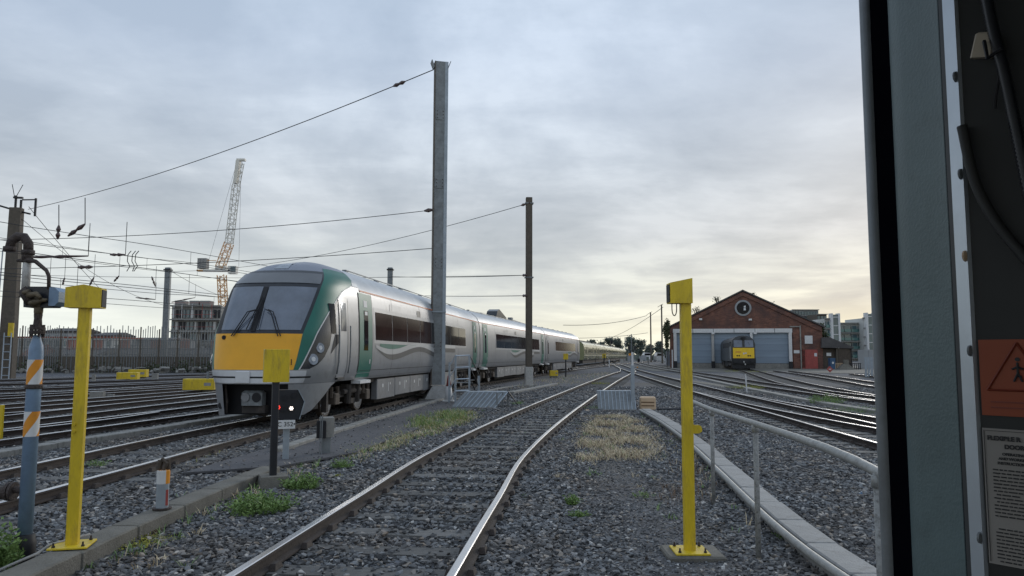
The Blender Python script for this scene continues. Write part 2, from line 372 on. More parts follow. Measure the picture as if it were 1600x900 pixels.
D_ = [(7.2, 2), (7.4, 8), (7.6, 14), (8.1, 21), (8.55, 28), (9.35, 38), (10.3, 49), (11.8, 66), (14.8, 96), (20.2, 145), (26, 200)]
E_ = [(10.4, 2), (9.5, 10), (8.98, 16.8), (8.75, 22), (8.78, 27), (9.0, 33.3)]
F_ = [(14.4, 4), (14.0, 20), (13.9, 26), (13.9, 31), (14.2, 38), (14.8, 46), (16.1, 58), (17.6, 74), (21.5, 114), (30, 180)]
G_ = [(13.94, 24), (14.3, 30.5), (15.2, 36), (17, 45), (20.2, 58), (24, 73), (27.2, 86), (31.4, 106)]
H_ = [(15.6, 20), (19, 34), (20.5, 41), (22.3, 48), (24.7, 58), (27.1, 69), (30, 83)]
I_ = [(24, 34), (26.6, 46), (28.6, 54), (30.6, 62), (32.6, 70)]
B_ = [(-12, 3), (-11.3, 8), (-10.8, 11), (-10.2, 15), (-9.4, 20), (-8.6, 26), (-7.2, 36), (-5.5, 46), (-1.7, 66), (3.5, 88), (13, 129), (43, 280)]
C_ = [(-14.9, 5), (-14.2, 10), (-12.6, 18), (-12., 24), (-11.2, 30), (-9.5, 41), (-7.5, 52), (-4, 68), (1, 90), (13, 150)]
C2_ = [(-18.8, 8), (-16.6, 18), (-15, 25), (-13.6, 32), (-12, 42), (-9.8, 54), (-6.5, 70), (-1.5, 92), (10, 150)]
D2_ = [(-24, 10), (-20.5, 22), (-18.6, 28), (-16.9, 33), (-15, 42), (-12.5, 56), (-9, 72), (6, 150)]
E2_ = [(-30, 16), (-26, 28), (-22.6, 36), (-20, 42), (-17, 52), (-13, 70), (2, 150)]
F2_ = [(-36, 22), (-28, 40), (-24, 47), (-20.5, 58), (-16.5, 74), (-2, 150)]
G2_ = [(-46, 26), (-33.5, 44), (-28, 56), (-22.5, 72), (-8, 150)]
track('M', 'curving track in the gravel right in front of the viewer, right of the silver train', M_, 0, 1, 60)
track('A', 'rusty track that the silver and green train stands on', A_, .002, 3, 60)
track('D', 'long track with shiny rails just beyond the pipe handrail', D_, .004, 3, 60)
track('E', 'track branching off beside the handrail track, its rails splitting away to the right', E_, .001, 3, 27)
track('F', 'track running below the locomotive yard, second group of rails beyond the handrail', F_, -.002, 8, 60)
track('G', 'siding leading up to the yellow-fronted locomotive by the brick shed', G_, .006, 34, 84)
track('H', 'siding passing the red diamond marker near the low brown outbuilding', H_, .003, 24, 66)
track('I', 'short curved siding farthest right, ending at the concrete yard edge', I_, .0, 34, 68)
track('B', 'first shiny pair of rails left of the silver train, beyond the cable trough', B_, .0, 4, 50, group='running lines left of the train')
track('C', 'second pair of shiny rails left of the silver train', C_, .003, 6, 40, False, group='running lines left of the train')
track('C2', 'third pair of rails left of the silver train', C2_, .001, 8, 40, False, group='running lines left of the train')
track('D2', 'fourth pair of rails left of the silver train, passing the yellow box by its nose', D2_, .004, 12, 40, False, group='running lines left of the train')
track('E2', 'fifth pair of rails left of the silver train', E2_, .002, 20, 40, False, group='running lines left of the train')
track('F2', 'sixth pair of rails left of the train, near the twin yellow boxes', F2_, .005, 20, 40, False, group='running lines left of the train')
track('G2', 'last pair of rails before the tall security fence', G2_, .0, 20, 40, False, group='running lines left of the train')
# extra check rails and crossing rails between the left-hand lines
for lab, pts in (('extra rail lying close beside the first shiny pair left of the train', [(-12.6, 9), (-10.75, 15.2), (-10.05, 18.5), (-9.9, 21)]),
                 ('crossing rail cutting between the second and third pairs left of the train', [(-17.2, 14), (-14.6, 19), (-13.2, 22), (-12.6, 26), (-12.2, 32)]),
                 ('crossing rail cutting between the fourth and fifth pairs left of the train', [(-26, 20), (-21.5, 28), (-18.8, 34), (-17.6, 40)])):
    q = MB(); sweep_rail(q, spline(pts), 0, -.004); tag(q.obj('rail', ['rust', 'steel']), lab, 'rail', 'loose switch rails')

# ------------------------------------------------------------------ ballast stones (countless): instanced on points
def rock(seed, flat):
    import bmesh
    r = random.Random(seed); bm = bmesh.new()
    for _ in range(11):
        v = Vector((r.uniform(-.6, .6), r.uniform(-.45, .45), r.uniform(-.45, .45))); v *= .58/max(.25, v.length)*r.uniform(.75, 1.0); v.z *= flat; v.x *= 1.2; bm.verts.new(v)
    bmesh.ops.convex_hull(bm, input=bm.verts); bmesh.ops.delete(bm, geom=[v for v in bm.verts if not v.link_faces], context='VERTS')
    me = bpy.data.meshes.new('stone'); bm.to_mesh(me); bm.free(); return me
def stone_mat():
    m = mat('ballast_stone', (.10, .104, .116), .85, 0, .3, 3, spec=.3); n = m.node_tree.nodes; l = m.node_tree.links
    oi = n.new('ShaderNodeObjectInfo'); r = n.new('ShaderNodeValToRGB'); e = r.color_ramp.elements
    st = [(0, (.045, .046, .048)), (.30, (.100, .102, .106)), (.60, (.157, .161, .167)), (.84, (.225, .23, .236)), (.93, (.25, .215, .18)), (1, (.50, .49, .47))]
    while len(e) < len(st): e.new(.5)
    for a, (p, c) in zip(e, st): a.position = p; a.color = (*c, 1)
    l.new(oi.outputs['Random'], r.inputs[0]); 
    gg = n.new('ShaderNodeNewGeometry'); nz_ = n.new('ShaderNodeTexNoise'); nz_.inputs['Scale'].default_value = .55; nz_.inputs['Detail'].default_value = 7; nz_.inputs['Roughness'].default_value = .7; l.new(gg.outputs['Position'], nz_.inputs['Vector'])
    rr2 = n.new('ShaderNodeValToRGB'); rr2.color_ramp.elements[0].position = .47; rr2.color_ramp.elements[1].position = .70; rr2.color_ramp.elements[1].color = (.75, .75, .75, 1); l.new(nz_.outputs[0], rr2.inputs[0])
    mm = n.new('ShaderNodeMix'); mm.data_type = 'RGBA'; mm.blend_type = 'MULTIPLY'; l.new(rr2.outputs[0], mm.inputs[0]); l.new(r.outputs[0], mm.inputs[6]); mm.inputs[7].default_value = (1.0, .80, .62, 1)
    l.new(mm.outputs[2], n['Principled BSDF'].inputs['Base Color']); return m
SM = stone_mat(); rocks = []
rcol = bpy.data.collections.new('stone_shapes')
for i in range(7):
    me = rock(20+i, .45 if i % 2 else .62); me.materials.append(SM); o = bpy.data.objects.new('stone', me); rcol.objects.link(o)
def in_poly(x, y, poly):
    r = np.zeros(len(x), bool); j = len(poly)-1
    for i in range(len(poly)):
        xi, yi = poly[i]; xj, yj = poly[j]
        if yi != yj: r ^= ((yi > y) != (yj > y)) & (x < (xj-xi)*(y-yi)/(yj-yi)+xi)
        j = i
    return r
PTS = []
def band(y0, y1, dens, s0, s1):
    A = .72*(y1*y1-y0*y0)+2*(y1-y0); n = int(A*dens)
    y = np.sqrt(rng.uniform(y0*y0, y1*y1, n)); x = rng.uniform(-1, 1, n)*(.72*y+1)
    ok = ~((x > .62*y+.4)) & ((rng.random(n) < .05) | ~in_poly(x, y, [(-4.75, 10.9), (-3.55, 11.6), (-2.75, 13.2), (-2.1, 18), (-1.2, 24), (-.9, 28), (-2.0, 30), (-3.3, 30), (-3.45, 24), (-3.9, 18), (-4.5, 13.5)]))
    # finer dirt where people walk, right of the near track
    x = x[ok]; y = y[ok]; onp = in_poly(x, y, [(-4.75, 10.9), (-3.55, 11.6), (-2.75, 13.2), (-2.1, 18), (-1.2, 24), (-.9, 28), (-2.0, 30), (-3.3, 30), (-3.45, 24), (-3.9, 18), (-4.5, 13.5)]); s = rng.uniform(s0, s1, len(x)); walk = np.exp(-((x-(1.3+.03*y))/.55)**2)*(y < 20)
    s *= 1-.5*walk; z = GZ+rng.uniform(-.012, .018, len(x))*(1-.6*walk)
    for key_, hgt in (('M', .002), ('A', .016)):
        tp_ = np.array([(p.x, p.y) for p in TR[key_]]); xc = np.interp(y, tp_[:, 1], tp_[:, 0]); dd_ = np.abs(x-xc); inn = (dd_ < 1.45)&(np.abs(dd_-.8) > .10)
        z = z+np.where(inn&~onp, hgt*(.35+.9*(np.sin(x*3.1+y*1.3)*np.sin(y*2.3-x*1.7)*.5+.5))*(dd_ < 1.45), 0)
    tp_ = np.array([(p.x, p.y) for p in TR['M']]); dm = np.abs(x-np.interp(y, tp_[:, 1], tp_[:, 0])); u_r = rng.random(len(x)); pat = .5+.5*np.sin(x*2.7+y*.9)*np.sin(y*1.9-x*1.1)
    z = np.where((dm < .66)&(u_r < .03+.15*pat), np.maximum(z, -.122), z); z = np.where((dm > .93)&(dm < 1.5)&(u_r < .8), np.maximum(z, -.120), z)
    z = z+onp*.055; s = np.where(onp, s*.6, s)
    PTS.append(np.stack([x, y, z, s], 1))
band(4.4, 9, 980, .024, .070); band(9, 16, 620, .032, .076); band(16, 27, 260, .05, .088); band(27, 42, 95, .08, .13)
PA = np.concatenate(PTS); me = bpy.data.meshes.new('ballast_stones'); me.vertices.add(len(PA)); me.vertices.foreach_set('co', PA[:, :3].astype('f').ravel())
a = me.attributes.new('scl', 'FLOAT', 'POINT'); a.data.foreach_set('value', PA[:, 3].astype('f'))
bo = bpy.data.objects.new('ballast_stones', me); COL.objects.link(bo); bo['kind'] = 'stuff'; bo['label'] = 'grey ballast stones spread between and around the tracks'
ng = bpy.data.node_groups.new('scatter', 'GeometryNodeTree'); ng.interface.new_socket('Geometry', in_out='INPUT', socket_type='NodeSocketGeometry'); ng.interface.new_socket('Geometry', in_out='OUTPUT', socket_type='NodeSocketGeometry')
gn = ng.nodes.new; gl = ng.links.new
gi = gn('NodeGroupInput'); go = gn('NodeGroupOutput'); ip = gn('GeometryNodeInstanceOnPoints'); ci = gn('GeometryNodeCollectionInfo'); ci.inputs['Collection'].default_value = rcol
ci.inputs['Separate Children'].default_value = True; ci.inputs['Reset Children'].default_value = True
na = gn('GeometryNodeInputNamedAttribute'); na.data_type = 'FLOAT'; na.inputs['Name'].default_value = 'scl'
rv = gn('FunctionNodeRandomValue'); rv.data_type = 'FLOAT_VECTOR'; rv.inputs[0].default_value = (-.45, -.45, 0); rv.inputs[1].default_value = (.45, .45, 6.28)
m2p = gn('GeometryNodeMeshToPoints'); gl(gi.outputs[0], m2p.inputs[0]); gl(m2p.outputs[0], ip.inputs['Points']); gl(ci.outputs[0], ip.inputs['Instance']); ip.inputs['Pick Instance'].default_value = True
gl(rv.outputs[0], ip.inputs['Rotation']); gl(na.outputs[0], ip.inputs['Scale']); gl(ip.outputs[0], go.inputs[0])
bo.modifiers.new('scatter', 'NODES').node_group = ng

# ------------------------------------------------------------------ kerb, cable trough and other ground-level strips
def strip_blocks(name, label, cat, path, w, h, seg, m, z0=GZ, partname='kerb_stone', jitter=.01, group=None, gap=.012):
    P = spline(path, .25); r = thing(name, label, cat, (P[0].x, P[0].y, z0), 0, group); base = P[0]
    acc = [0]
    for i in range(1, len(P)): acc.append(acc[-1]+(P[i]-P[i-1]).length)
    def pt(s):
        s = max(0, min(acc[-1]-1e-6, s)); i = max(k for k in range(len(acc)) if acc[k] <= s); i = min(i, len(P)-2); return P[i].lerp(P[i+1], (s-acc[i])/(acc[i+1]-acc[i]))
    s = 0
    while s < acc[-1]-.05:
        e = min(s+seg, acc[-1]); a, b = pt(s), pt(e-gap); d = b-a; ln = d.length; ang = math.atan2(-d.x, d.y); c = (a+b)/2-base
        if ln > .05: MB().bbox((0, 0, 0), (w, ln, h), .012).obj(partname, m, r, (c.x+random.uniform(-jitter, jitter), c.y, h/2+random.uniform(-jitter, jitter)*.6)).rotation_euler.z = ang
        s = e
    return r
strip_blocks('kerb', 'weathered concrete kerb between the two yellow posts and the black post', 'kerb', [(-4.25, 3.5)]+[tuple(G(*p_, -.01)[:2]) for p_ in ((20, 905), (113, 856), (250, 797), (340, 760), (425, 728))], .28, .15, .95, 'concrete_d')
strip_blocks('kerb', 'long narrow concrete edging beside the track under the silver train', 'kerb', [(-4.15, 13.2), (-3.85, 17), (-3.2, 23.5), (-2.65, 28.5)], .22, .12, .9, 'concrete')
strip_blocks('kerb', 'low concrete edging between the two tall masts, right of the grey stairs', 'kerb', [(-2.0, 31.5), (-1.2, 36), (.2, 41.6), (1.4, 43)], .2, .08, 1, 'concrete')
strip_blocks('kerb', 'pale concrete slab strip left of the near track beyond the weeds', 'kerb', [(-.05, 34), (2.6, 44.5)], .35, .1, 1.2, 'concrete')
# concrete cable trough by the handrail, covered with lids
TP = [(3.05, 3.0), (2.72, 4.6), (2.65, 5.8), (2.75, 7.5), (3.1, 10.5), (3.55, 14.5), (3.9, 19), (4.05, 22.6)]
tr = strip_blocks('cable_trough', 'pale concrete cable trough with slab lids running along the pipe handrail', 'cable trough', TP, .27, .16, .9, 'concrete_l', partname='trough_lid', jitter=.008)
P = spline(TP, .3); q = MB(); q.tube([(p.x-.175-P[0].x, p.y-P[0].y, .12) for p in P], .036, 8); q.obj('side_pipe', 'pipe', tr, smooth=True)
strip_blocks('cable_trough', 'thin grey cable trough between the silver train and the shiny rails', 'cable trough', [(-9.6, 4), (-8.8, 12), (-8.2, 16), (-7.3, 22), (-6.4, 28)], .3, .12, 1, 'concrete', partname='trough_lid')
strip_blocks('cable_trough', 'pale overgrown trough beyond the handrail track, among weeds', 'cable trough', [(11.2, 22), (11.3, 28), (12.0, 36), (13.1, 46), (15, 62)], .35, .12, 1.2, 'concrete', partname='trough_lid')

# ------------------------------------------------------------------ posts and trackside furniture
def yellow_post(label, loc, head, rz, hw, hd, hh, gable, lug=False, tall=2.18):
    r = thing('yellow_post', label, 'post', loc, rz)
    q = MB(); q.bbox((0, 0, tall/2), (.092, .092, tall), .012); q.obj('post', 'yellow', r)
    q = MB(); z = tall-.02
    if gable: poly = [(-hw/2, 0, z), (hw/2, 0, z), (hw/2, 0, z+hh*.86), (.0, 0, z+hh), (-hw/2, 0, z+hh*.86)]; q.prism([(x, -hd/2, zz) for x, _, zz in poly], (0, 0, 0), (0, hd, 0))
    else: poly = [(-hw+.05, 0, z), (.05, 0, z), (.05, 0, z+hh*1.13), (-hw+.05, 0, z+hh*.92)]; q.prism([(x, -hd/2, zz) for x, _, zz in poly], (0, 0, 0), (0, hd, 0))
    q.obj('hood', 'yellow', r)
    q = MB()
    if gable: q.box((hw/2+.003, 0, z+hh*.42), (.006, hd*.82, hh*.74))
    else: q.box((-hw+.047, 0, z+hh*.45), (.006, hd*.82, hh*.8))
    q.obj('hood_opening', 'rubber', r)
    q = MB(); q.bbox((0, 0, .006), (.30, .30, .014), .004); q.obj('base_plate', 'yellow', r)
    for sx in (-1, 1):
        for sy in (-1, 1):
            q = MB(); q.lathe([(.014, .012), (.014, .026), (.008, .027), (.008, .05)], (sx*.11, sy*.11, 0), 6); q.obj('bolt', 'rust', r)
    for zz in (.95, 1.01) if gable else ():
        q = MB(); q.disc((-.02, -.046, zz), (0, -1, 0), .012, .02, 8); q.obj('bolt', 'yellow', r)
    if lug:
        q = MB(); q.prism([(.046, -.01, 1.02), (.10, -.01, 1.02), (.125, -.01, 1.035), (.13, -.01, 1.055), (.12, -.01, 1.085), (.10, -.01, 1.095), (.046, -.01, 1.095)], (0, 0, 0), (0, .018, 0)); q.obj('lug', 'yellow', r)
        q = MB(); pts = [(-.10+.035*math.cos(t_)*.6, 0, z-.05+.06*math.sin(t_)) for t_ in np.linspace(math.pi*1.0, 2*math.pi, 9)]; pts = [(pts[0][0], 0, z+.01)]+pts+[(pts[-1][0], 0, z+.01)]; q.tube(pts, .005, 5); q.obj('cable_loop', 'castiron', r, smooth=True)
    return r
yellow_post('tall yellow post with slanted hood on a bolted plate, beside the pipe handrail', (1.57, 6.69, GZ+.05), 'side', 0, .20, .16, .20, False, True, 2.20)
q = MB(); q.bbox((1.60, 6.72, GZ+.02), (.50, .42, .05), .015); tag(q.obj('concrete_pad', 'concrete_d'), 'flat concrete pad under the right-hand yellow post', 'pad')
yellow_post('tall yellow post with house-shaped hood beside the blue-grey standpipe', tuple(G(113, 852, GZ+.155)), 'gable', math.radians(14), .28, .16, .20, True, False, 2.02)
# grey hose along kerb foot
q = MB(); q.tube([(-3.72, 6.7, GZ+.175), (-3.86, 6.35, GZ+.17), (-3.80, 6.1, GZ+.165), (-3.9, 5.9, GZ+.12), (-4.0, 5.5, GZ+.06)], .012, 6); tag(q.obj('cable', 'concrete_l', smooth=True), 'pale cable snaking over the kerb at the foot of the left yellow post', 'cable')
# short yellow post at left edge
r = thing('marker_post', 'short yellow marker post at the far left edge in the gravel', 'post', G(0, 689)); q = MB(); q.bbox((0, 0, .36), (.07, .07, .72), .01); q.obj('post', 'yellow', r); q = MB(); q.box((0, 0, .02), (.2, .2, .05)); q.obj('foot', 'concrete_d', r)

# blue-grey standpipe with valve gear
X0, Y0 = -4.10, 6.40
r = thing('standpipe', 'blue-grey water standpipe with orange and white hazard bands and an iron valve on top', 'standpipe', (X0, Y0, GZ))
RR = .057
def cyl(a, b, rad, m, name, n=20): q = MB(); q.lathe([(rad, a), (rad, b)], (0, 0, 0), n); return q.obj(name, m, r, smooth=False)
def bandpart(a, b):
    # wrapped hazard stripe: white band with two slanting orange triangles
    q = MB(); n = 64; m_ = 24; R2 = RR+.0025
    P_ = [[(R2*math.cos(2*math.pi*k/n), R2*math.sin(2*math.pi*k/n), a+(b-a)*j/m_) for k in range(n+1)] for j in range(m_+1)]
    o = len(q.v); q.grid(P_)
    q.m = [(0 if ((k/n*2.6+(1-(j+.5)/m_)+.45) % 1.3) < .62 else 1) for j in range(m_) for k in range(n)]
    q.obj('hazard_band', ['orange', 'white'], r)
q = MB(); q.lathe([(.085, 0), (.085, .10), (.09, .17), (.082, .19), (.075, .24), (.06, .25)], (0, 0, 0), 20); q.obj('sleeve', 'rubber', r, smooth=True)
q = MB(); q.lathe([(RR, .2), (RR, 1.78), (.052, 1.83), (.03, 1.90), (.03, 1.92)], (0, 0, 0), 24); q.obj('pipe', 'bluegrey', r, smooth=True)
bandpart(1.06, 1.27); bandpart(1.50, 1.71)
q = MB(); q.lathe([(.066, 1.462), (.07, 1.47), (.07, 1.495), (.066, 1.50)], (0, 0, 0), 20); q.obj('clamp_ring', 'castiron', r)
q = MB(); q.lathe([(.06, 1.93), (.062, 1.945), (.062, 1.96), (.034, 1.962)], (0, 0, 0), 20); q.lathe([(.06, 1.966), (.06, 1.99), (.036, 1.995), (.030, 2.06), (.034, 2.10)], (0, 0, 0), 20)
for k in range(6): a = k*math.pi/3+.3; q.tube([(.05*math.cos(a), .05*math.sin(a), 1.905), (.05*math.cos(a), .05*math.sin(a), 2.01)], .009, 6)
q.obj('flange', 'castiron', r, smooth=False)
q = MB(); q.lathe([(.030, 2.09), (.036, 2.12), (.036, 2.15), (.03, 2.17)], (0, 0, 0), 16); q.tube([(-.02, -.03, 2.20), (-.02, .07, 2.20)], .05, 12); q.tube([(-.02, -.06, 2.17), (-.01, -.05, 2.2), (.06, -.05, 2.22), (.10, -.05, 2.22)], [.02, .03, .02, .014], 8); q.tube([(-.06, -.06, 2.26), (.02, -.07, 2.27), (.06, -.08, 2.235)], [.028, .024, .018], 8); q.tube([(-.02, -.03, 2.20), (-.02, -.09, 2.19)], [.03, .018], 10); q.tube([(-.08, -.03, 2.29), (-.08, -.09, 2.28)], [.03, .018], 10); q.obj('valve', 'brass', r, smooth=True)
q = MB(); q.prism([(-.14, 0, 2.16), (.10, 0, 2.16), (.13, 0, 2.19), (.13, 0, 2.30), (.09, 0, 2.34), (-.11, 0, 2.34), (-.15, 0, 2.30)], (.02, -.02, 0), (0, .13, 0)); q.obj('valve_cover', 'black', r)
q = MB(); q.prism([(.075, 0, 2.172), (.125, 0, 2.172), (.16, 0, 2.205), (.16, 0, 2.295), (.12, 0, 2.332), (.075, 0, 2.332)], (.028, -.034, 0), (0, .158, 0)); q.obj('cover_end', 'bluegrey', r)
q = MB(); q.tube([(-.125, 0, 2.27), (-.125, 0, 2.62)], .033, 14); q.obj('riser', 'whited', r, smooth=True)
q = MB(); q.tube([(-.125, 0, 2.26), (-.135, 0, 2.31), (-.06, 0, 2.2)], .05, 12); q.tube([(-.125, 0, 2.57), (-.125, 0, 2.64)], .045, 14); q.tube([(-.12, 0, 2.64), (-.125, 0, 2.72), (-.165, 0, 2.775), (-.22, 0, 2.78), (-.27, 0, 2.74), (-.285, 0, 2.66)], .04, 14); q.tube([(-.122, 0, 2.62), (-.122, 0, 2.66)], .052, 14); q.tube([(-.285, 0, 2.69), (-.285, 0, 2.65)], .05, 14); q.obj('swan_neck', 'castiron', r, smooth=True)
q = MB(); q.tube([(-.2, -.02, 2.565), (-.11, -.02, 2.57), (-.04, -.02, 2.56), (.06, -.02, 2.48), (.085, -.02, 2.43), (.09, -.02, 2.32)], [.012, .026, .018, .016, .016, .015], 10); q.obj('lever', 'castiron', r, smooth=True)
q = MB(); q.tube([(-.12, -.01, .62), (.0, -.01, .60)], .028, 12); q.tube([(-.125, -.01, .6), (-.105, -.01, .6)], .078, 18); q.tube([(-.16, -.01, .6), (-.135, -.01, .6)], .078, 18); q.tube([(-.3, -.01, .57), (-.16, -.01, .6)], .055, 16); q.obj('side_outlet', 'castiron', r, smooth=False)
# broken stump
r = thing('bollard_stump', 'broken painted bollard stump with flaking white, orange and red paint on the kerb', 'bollard', tuple(G(253, 795, GZ+.155)), .3)
q = MB(); q.lathe([(.062, 0), (.062, .26)], n=12); q.obj('shaft', 'galv', r)
q = MB(); q.lathe([(.064, .26), (.066, .39), (.064, .40)], n=12, mi=0)
q.m = [(0 if i % 12 in (10, 11, 0, 1) else 1) for i in range(len(q.f))]; q.obj('painted_band', ['orange', 'white'], r)
q = MB(); q.tube([(-.05, 0, .40), (-.03, 0, .50)], .03, 7); q.tube([(.05, .01, .39), (.035, .0, .51)], .026, 7); q.tube([(.0, -.03, .40), (.03, -.03, .47), (-.02, -.02, .52)], .022, 6); q.obj('torn_top', 'brown', r); q = MB(); q.box((.045, -.042, .12), (.03, .012, .16)); q.obj('paint_patch', 'red', r)
q = MB(); q.lathe([(.095, 0), (.095, .015)], n=14); q.obj('foot_plate', 'castiron', r)

# black post with yellow box
def box_sign(label, loc, h=1.78, bw=.31, bh=.43, m='black', bd=.14, group=None, rz=0, foot=True):
    r = thing('box_sign', label, 'sign', loc, rz, group)
    q = MB(); q.bbox((0, 0, (h-bh*.2)/2), (.085*bw/.31, .085*bw/.31, h-bh*.2), .01); q.obj('post', m, r)
    q = MB(); q.bbox((0, 0, h-bh/2), (bw, bd, bh), .006); q.obj('sign_box', 'yellow', r)
    if foot: q = MB(); q.box((.01, 0, -.02), (.42, .42, .18), taper=.82); q.obj('footing', 'concrete_d', r)
    return r
box_sign('black post carrying a plain yellow box in front of the silver train', (-3.18, 10.05, GZ+.09), 1.74, .33, .44, rz=math.radians(24))
for i, (px, py, top, w, lab) in enumerate([(884, 589, 553, 7.5, 'small yellow box sign on a black post in front of the train\'s last carriage'), (944, 573, 569-16, 5.5, 'tiny yellow box sign on a dark post near the far points')]):
    b = G(px, py); k = b.y/F
    box_sign(lab, b, (py-top)*k, w*k, w*k*1.2, bd=.12, foot=False)

# ground signal with route plate
b = G(446, 722); r = thing('shunting_signal', 'dark shunting signal lit white on a grey post with a plate reading OC 352', 'signal', b, math.radians(20)); k = b.y/F
q = MB(); q.bbox((0, 0, .35), (.10, .08, .70), .01); q.obj('post', 'galv', r)
q = MB(); s_ = 1.0
poly = [(-.12, 0, .70), (.19, 0, .70), (.27, 0, .985), (.17, 0, 1.18), (-.16, 0, 1.18), (-.20, 0, .98)]
q.prism([(x, -.09, z) for x, _, z in poly], (0, 0, 0), (0, .16, 0)); q.obj('head', 'black', r)
q = MB(); q.prism([(.17, 0, 1.18), (.275, 0, .985), (.20, 0, .70), (.19, 0, .70), (.262, 0, .985), (.16, 0, 1.18)], (0, -.13, 0), (0, .24, 0)); q.obj('rim', 'galv', r)
for x, z in ((-.04, 1.05), (.10, 1.09), (-.06, .87), (.06, .88)):
    q = MB(); q.disc((x, -.088, z), (0, -1, 0), .052, .03, 18); q.obj('lens_hood', 'rubber', r)
for x, z, c in ((.06, .88, 'lampw'), (-.145, .90, 'lampr')):
    q = MB()
    for j in range(7): a = j*math.pi/3; rr_ = 0 if j == 6 else .024; q.disc((x+rr_*math.cos(a), -.12, z+rr_*math.sin(a)), (0, -1, 0), .0105, .004, 8)
    q.obj('lamp', c, r)
q = MB(); q.bbox((-.05, -.10, .62), (.36, .012, .14), .004); pl = q.obj('number_plate', 'white', r)
text('lettering', 'OC 352•', .10, 'blackink', pl, (-.05, -.108, .62), (math.pi/2, 0, 0), bold=.001)
# small grey cabinet on post
b = G(503, 713); r = thing('trackside_cabinet', 'small grey cabinet on a steel channel post beside the asphalt path', 'cabinet', b, math.radians(20))
q = MB(); q.bbox((.07, .04, .22), (.15, .12, .44), .008); q.obj('pedestal', 'galv_d', r)
q = MB(); q.bbox((.075, .05, .50), (.24, .20, .34), .012); q.obj('box', 'concrete', r)
q = MB(); q.bbox((-.03, -.075, .47), (.16, .05, .30), .01); q.obj('connector_panel', 'rubber', r)
q = MB(); q.box((-.02, -.11, .36), (.02, .012, .70)); q.box((-.05, -.105, .36), (.012, .03, .70)); q.obj('channel', 'galv_d', r)

# tall steel mast A
b = Vector((-2.95, 29.2, GZ)); r = thing('mast', 'tallest galvanised steel mast on a pyramid concrete base, in front of the first carriage', 'mast', b, math.radians(14))
H = 13.62; q = MB(); q.box((0, -.15, H/2+.3), (.42, .03, H-.6), ); q.obj('flange', 'galv_d', r)
q = MB(); q.box((.0, .15, H/2+.3), (.42, .03, H-.6)); q.obj('flange', 'galv', r)
q = MB(); q.box((.0, 0, H/2+.3), (.03, .27, H-.6)); q.obj('web', 'galv_d', r)
q = MB(); q.box((.245, -.02, H/2+.3), (.13, .31, H-.6)); q.obj('side_channel', 'galv', r); q = MB(); q.box((-.222, -.02, H/2+.3), (.03, .33, H-.6)); q.obj('side_flange', 'mastbrown', r)
for sx in (-1, 1): q = MB(); q.box((sx*.33+.02, 0, H-.12), (.03, .42, .3), ry=.35*sx); q.obj('top_bracket', 'galv_d', r)
for z in (2.1, 5.4, 8.6, 11.4):
    q = MB(); q.box((0, -.175, z), (.34, .02, .42)); sp_ = q.obj('splice_plate', 'galv_d', r)
    for bx in (-.12, .12):
        for bz in (-.14, 0, .14): q = MB(); q.disc((bx, -.185, z+bz), (0, -1, 0), .02, .02, 6); q.obj('bolt', 'castiron', sp_)
q = MB(); q.tube([(-.25, -.2, 3.45), (-.25, -.2, .9), (-.3, -.25, .3)], .03, 6); q.obj('earth_cable', 'castiron', r)
for z in (3.45,):
    q = MB(); q.box((.02, 0, z), (.60, .42, .05)); q.obj('collar', 'galv', r)
q = MB(); q.box((.10, 0, .30), (1.3, 1.2, .52), taper=.45); q.obj('concrete_base', 'concrete_l', r)
q = MB(); q.box((.06, 0, .03), (1.7, 1.6, .1), taper=.95); q.obj('slab', 'concrete_d', r)
mastA = b
# mast B brown with whitewashed foot
b = Vector((.98, 42.7, GZ)); r = thing('mast', 'dark brown mast with whitewashed foot standing before the middle carriage', 'mast', b, math.radians(5)); H = 10.95
q = MB(); q.box((0, 0, H/2+.5), (.36, .36, H-1.0)); q.box((0, -.19, H/2+.5), (.28, .02, H-1.0)); q.obj('column', 'mastbrown', r)
q = MB(); q.bbox((0, 0, .55), (.46, .44, 1.1), .03); q.obj('painted_foot', 'whited', r)
for z in (10.6, 6.25): q = MB(); q.box((0, 0, z), (.5, .45, .06)); q.obj('collar', 'galv_d', r)
mastB = b
# old lattice-like mast left
b = Vector((-35.3, 52, GZ)); r = thing('mast', 'old brown concrete mast with wire brackets behind the blue-grey standpipe', 'mast', b, math.radians(10)); H = 12.1
q = MB(); q.box((0, 0, H/2), (.95, .7, H), taper=.78); q.obj('column', 'mastbrown', r)
q = MB(); q.tube([(-1.9, 0, H+.35), (.0, 0, H-.2), (.9, 0, H-.4)], .07, 6); q.tube([(-.1, 0, H-.2), (-.1, 0, H+.9)], .08, 6); q.tube([(.25, 0, H-.2), (.25, 0, H+.6)], .08, 6); q.box((.05, 0, H+.75), (.6, .2, .12)); q.box((1.2, 0, H+.1), (.12, .12, 1.3)); q.tube([(.3, 0, H+.6), (1.2, 0, H+.65)], .05, 5); q.tube([(-.2, 0, H+.8), (-.4, 0, H+1.7)], .025, 4); q.tube([(-.1, 0, H+.8), (.3, 0, H+1.7)], .025, 4); q.obj('top_brackets', 'darkmetal', r)
q = MB(); q.tube([(-.5, -.5, 9.0), (-.62, -.55, 0)], .04, 6); q.obj('down_pipe', 'galv', r)
q = MB(); q.box((.3, -.40, 3.4), (.34, .12, 1.0)); q.obj('warning_sign', 'yellow', r)
q = MB()
for sx in (0, .5): q.tube([(.1+sx, -.6, 3.2), (.5+sx, -1.2, 0)], .04, 5)
for j in range(6): f = j/6+.08; q.tube([(.1+.4*f, -.6-.6*f, 3.2*(1-f)), (.6+.4*f, -.6-.6*f, 3.2*(1-f))], .03, 5)
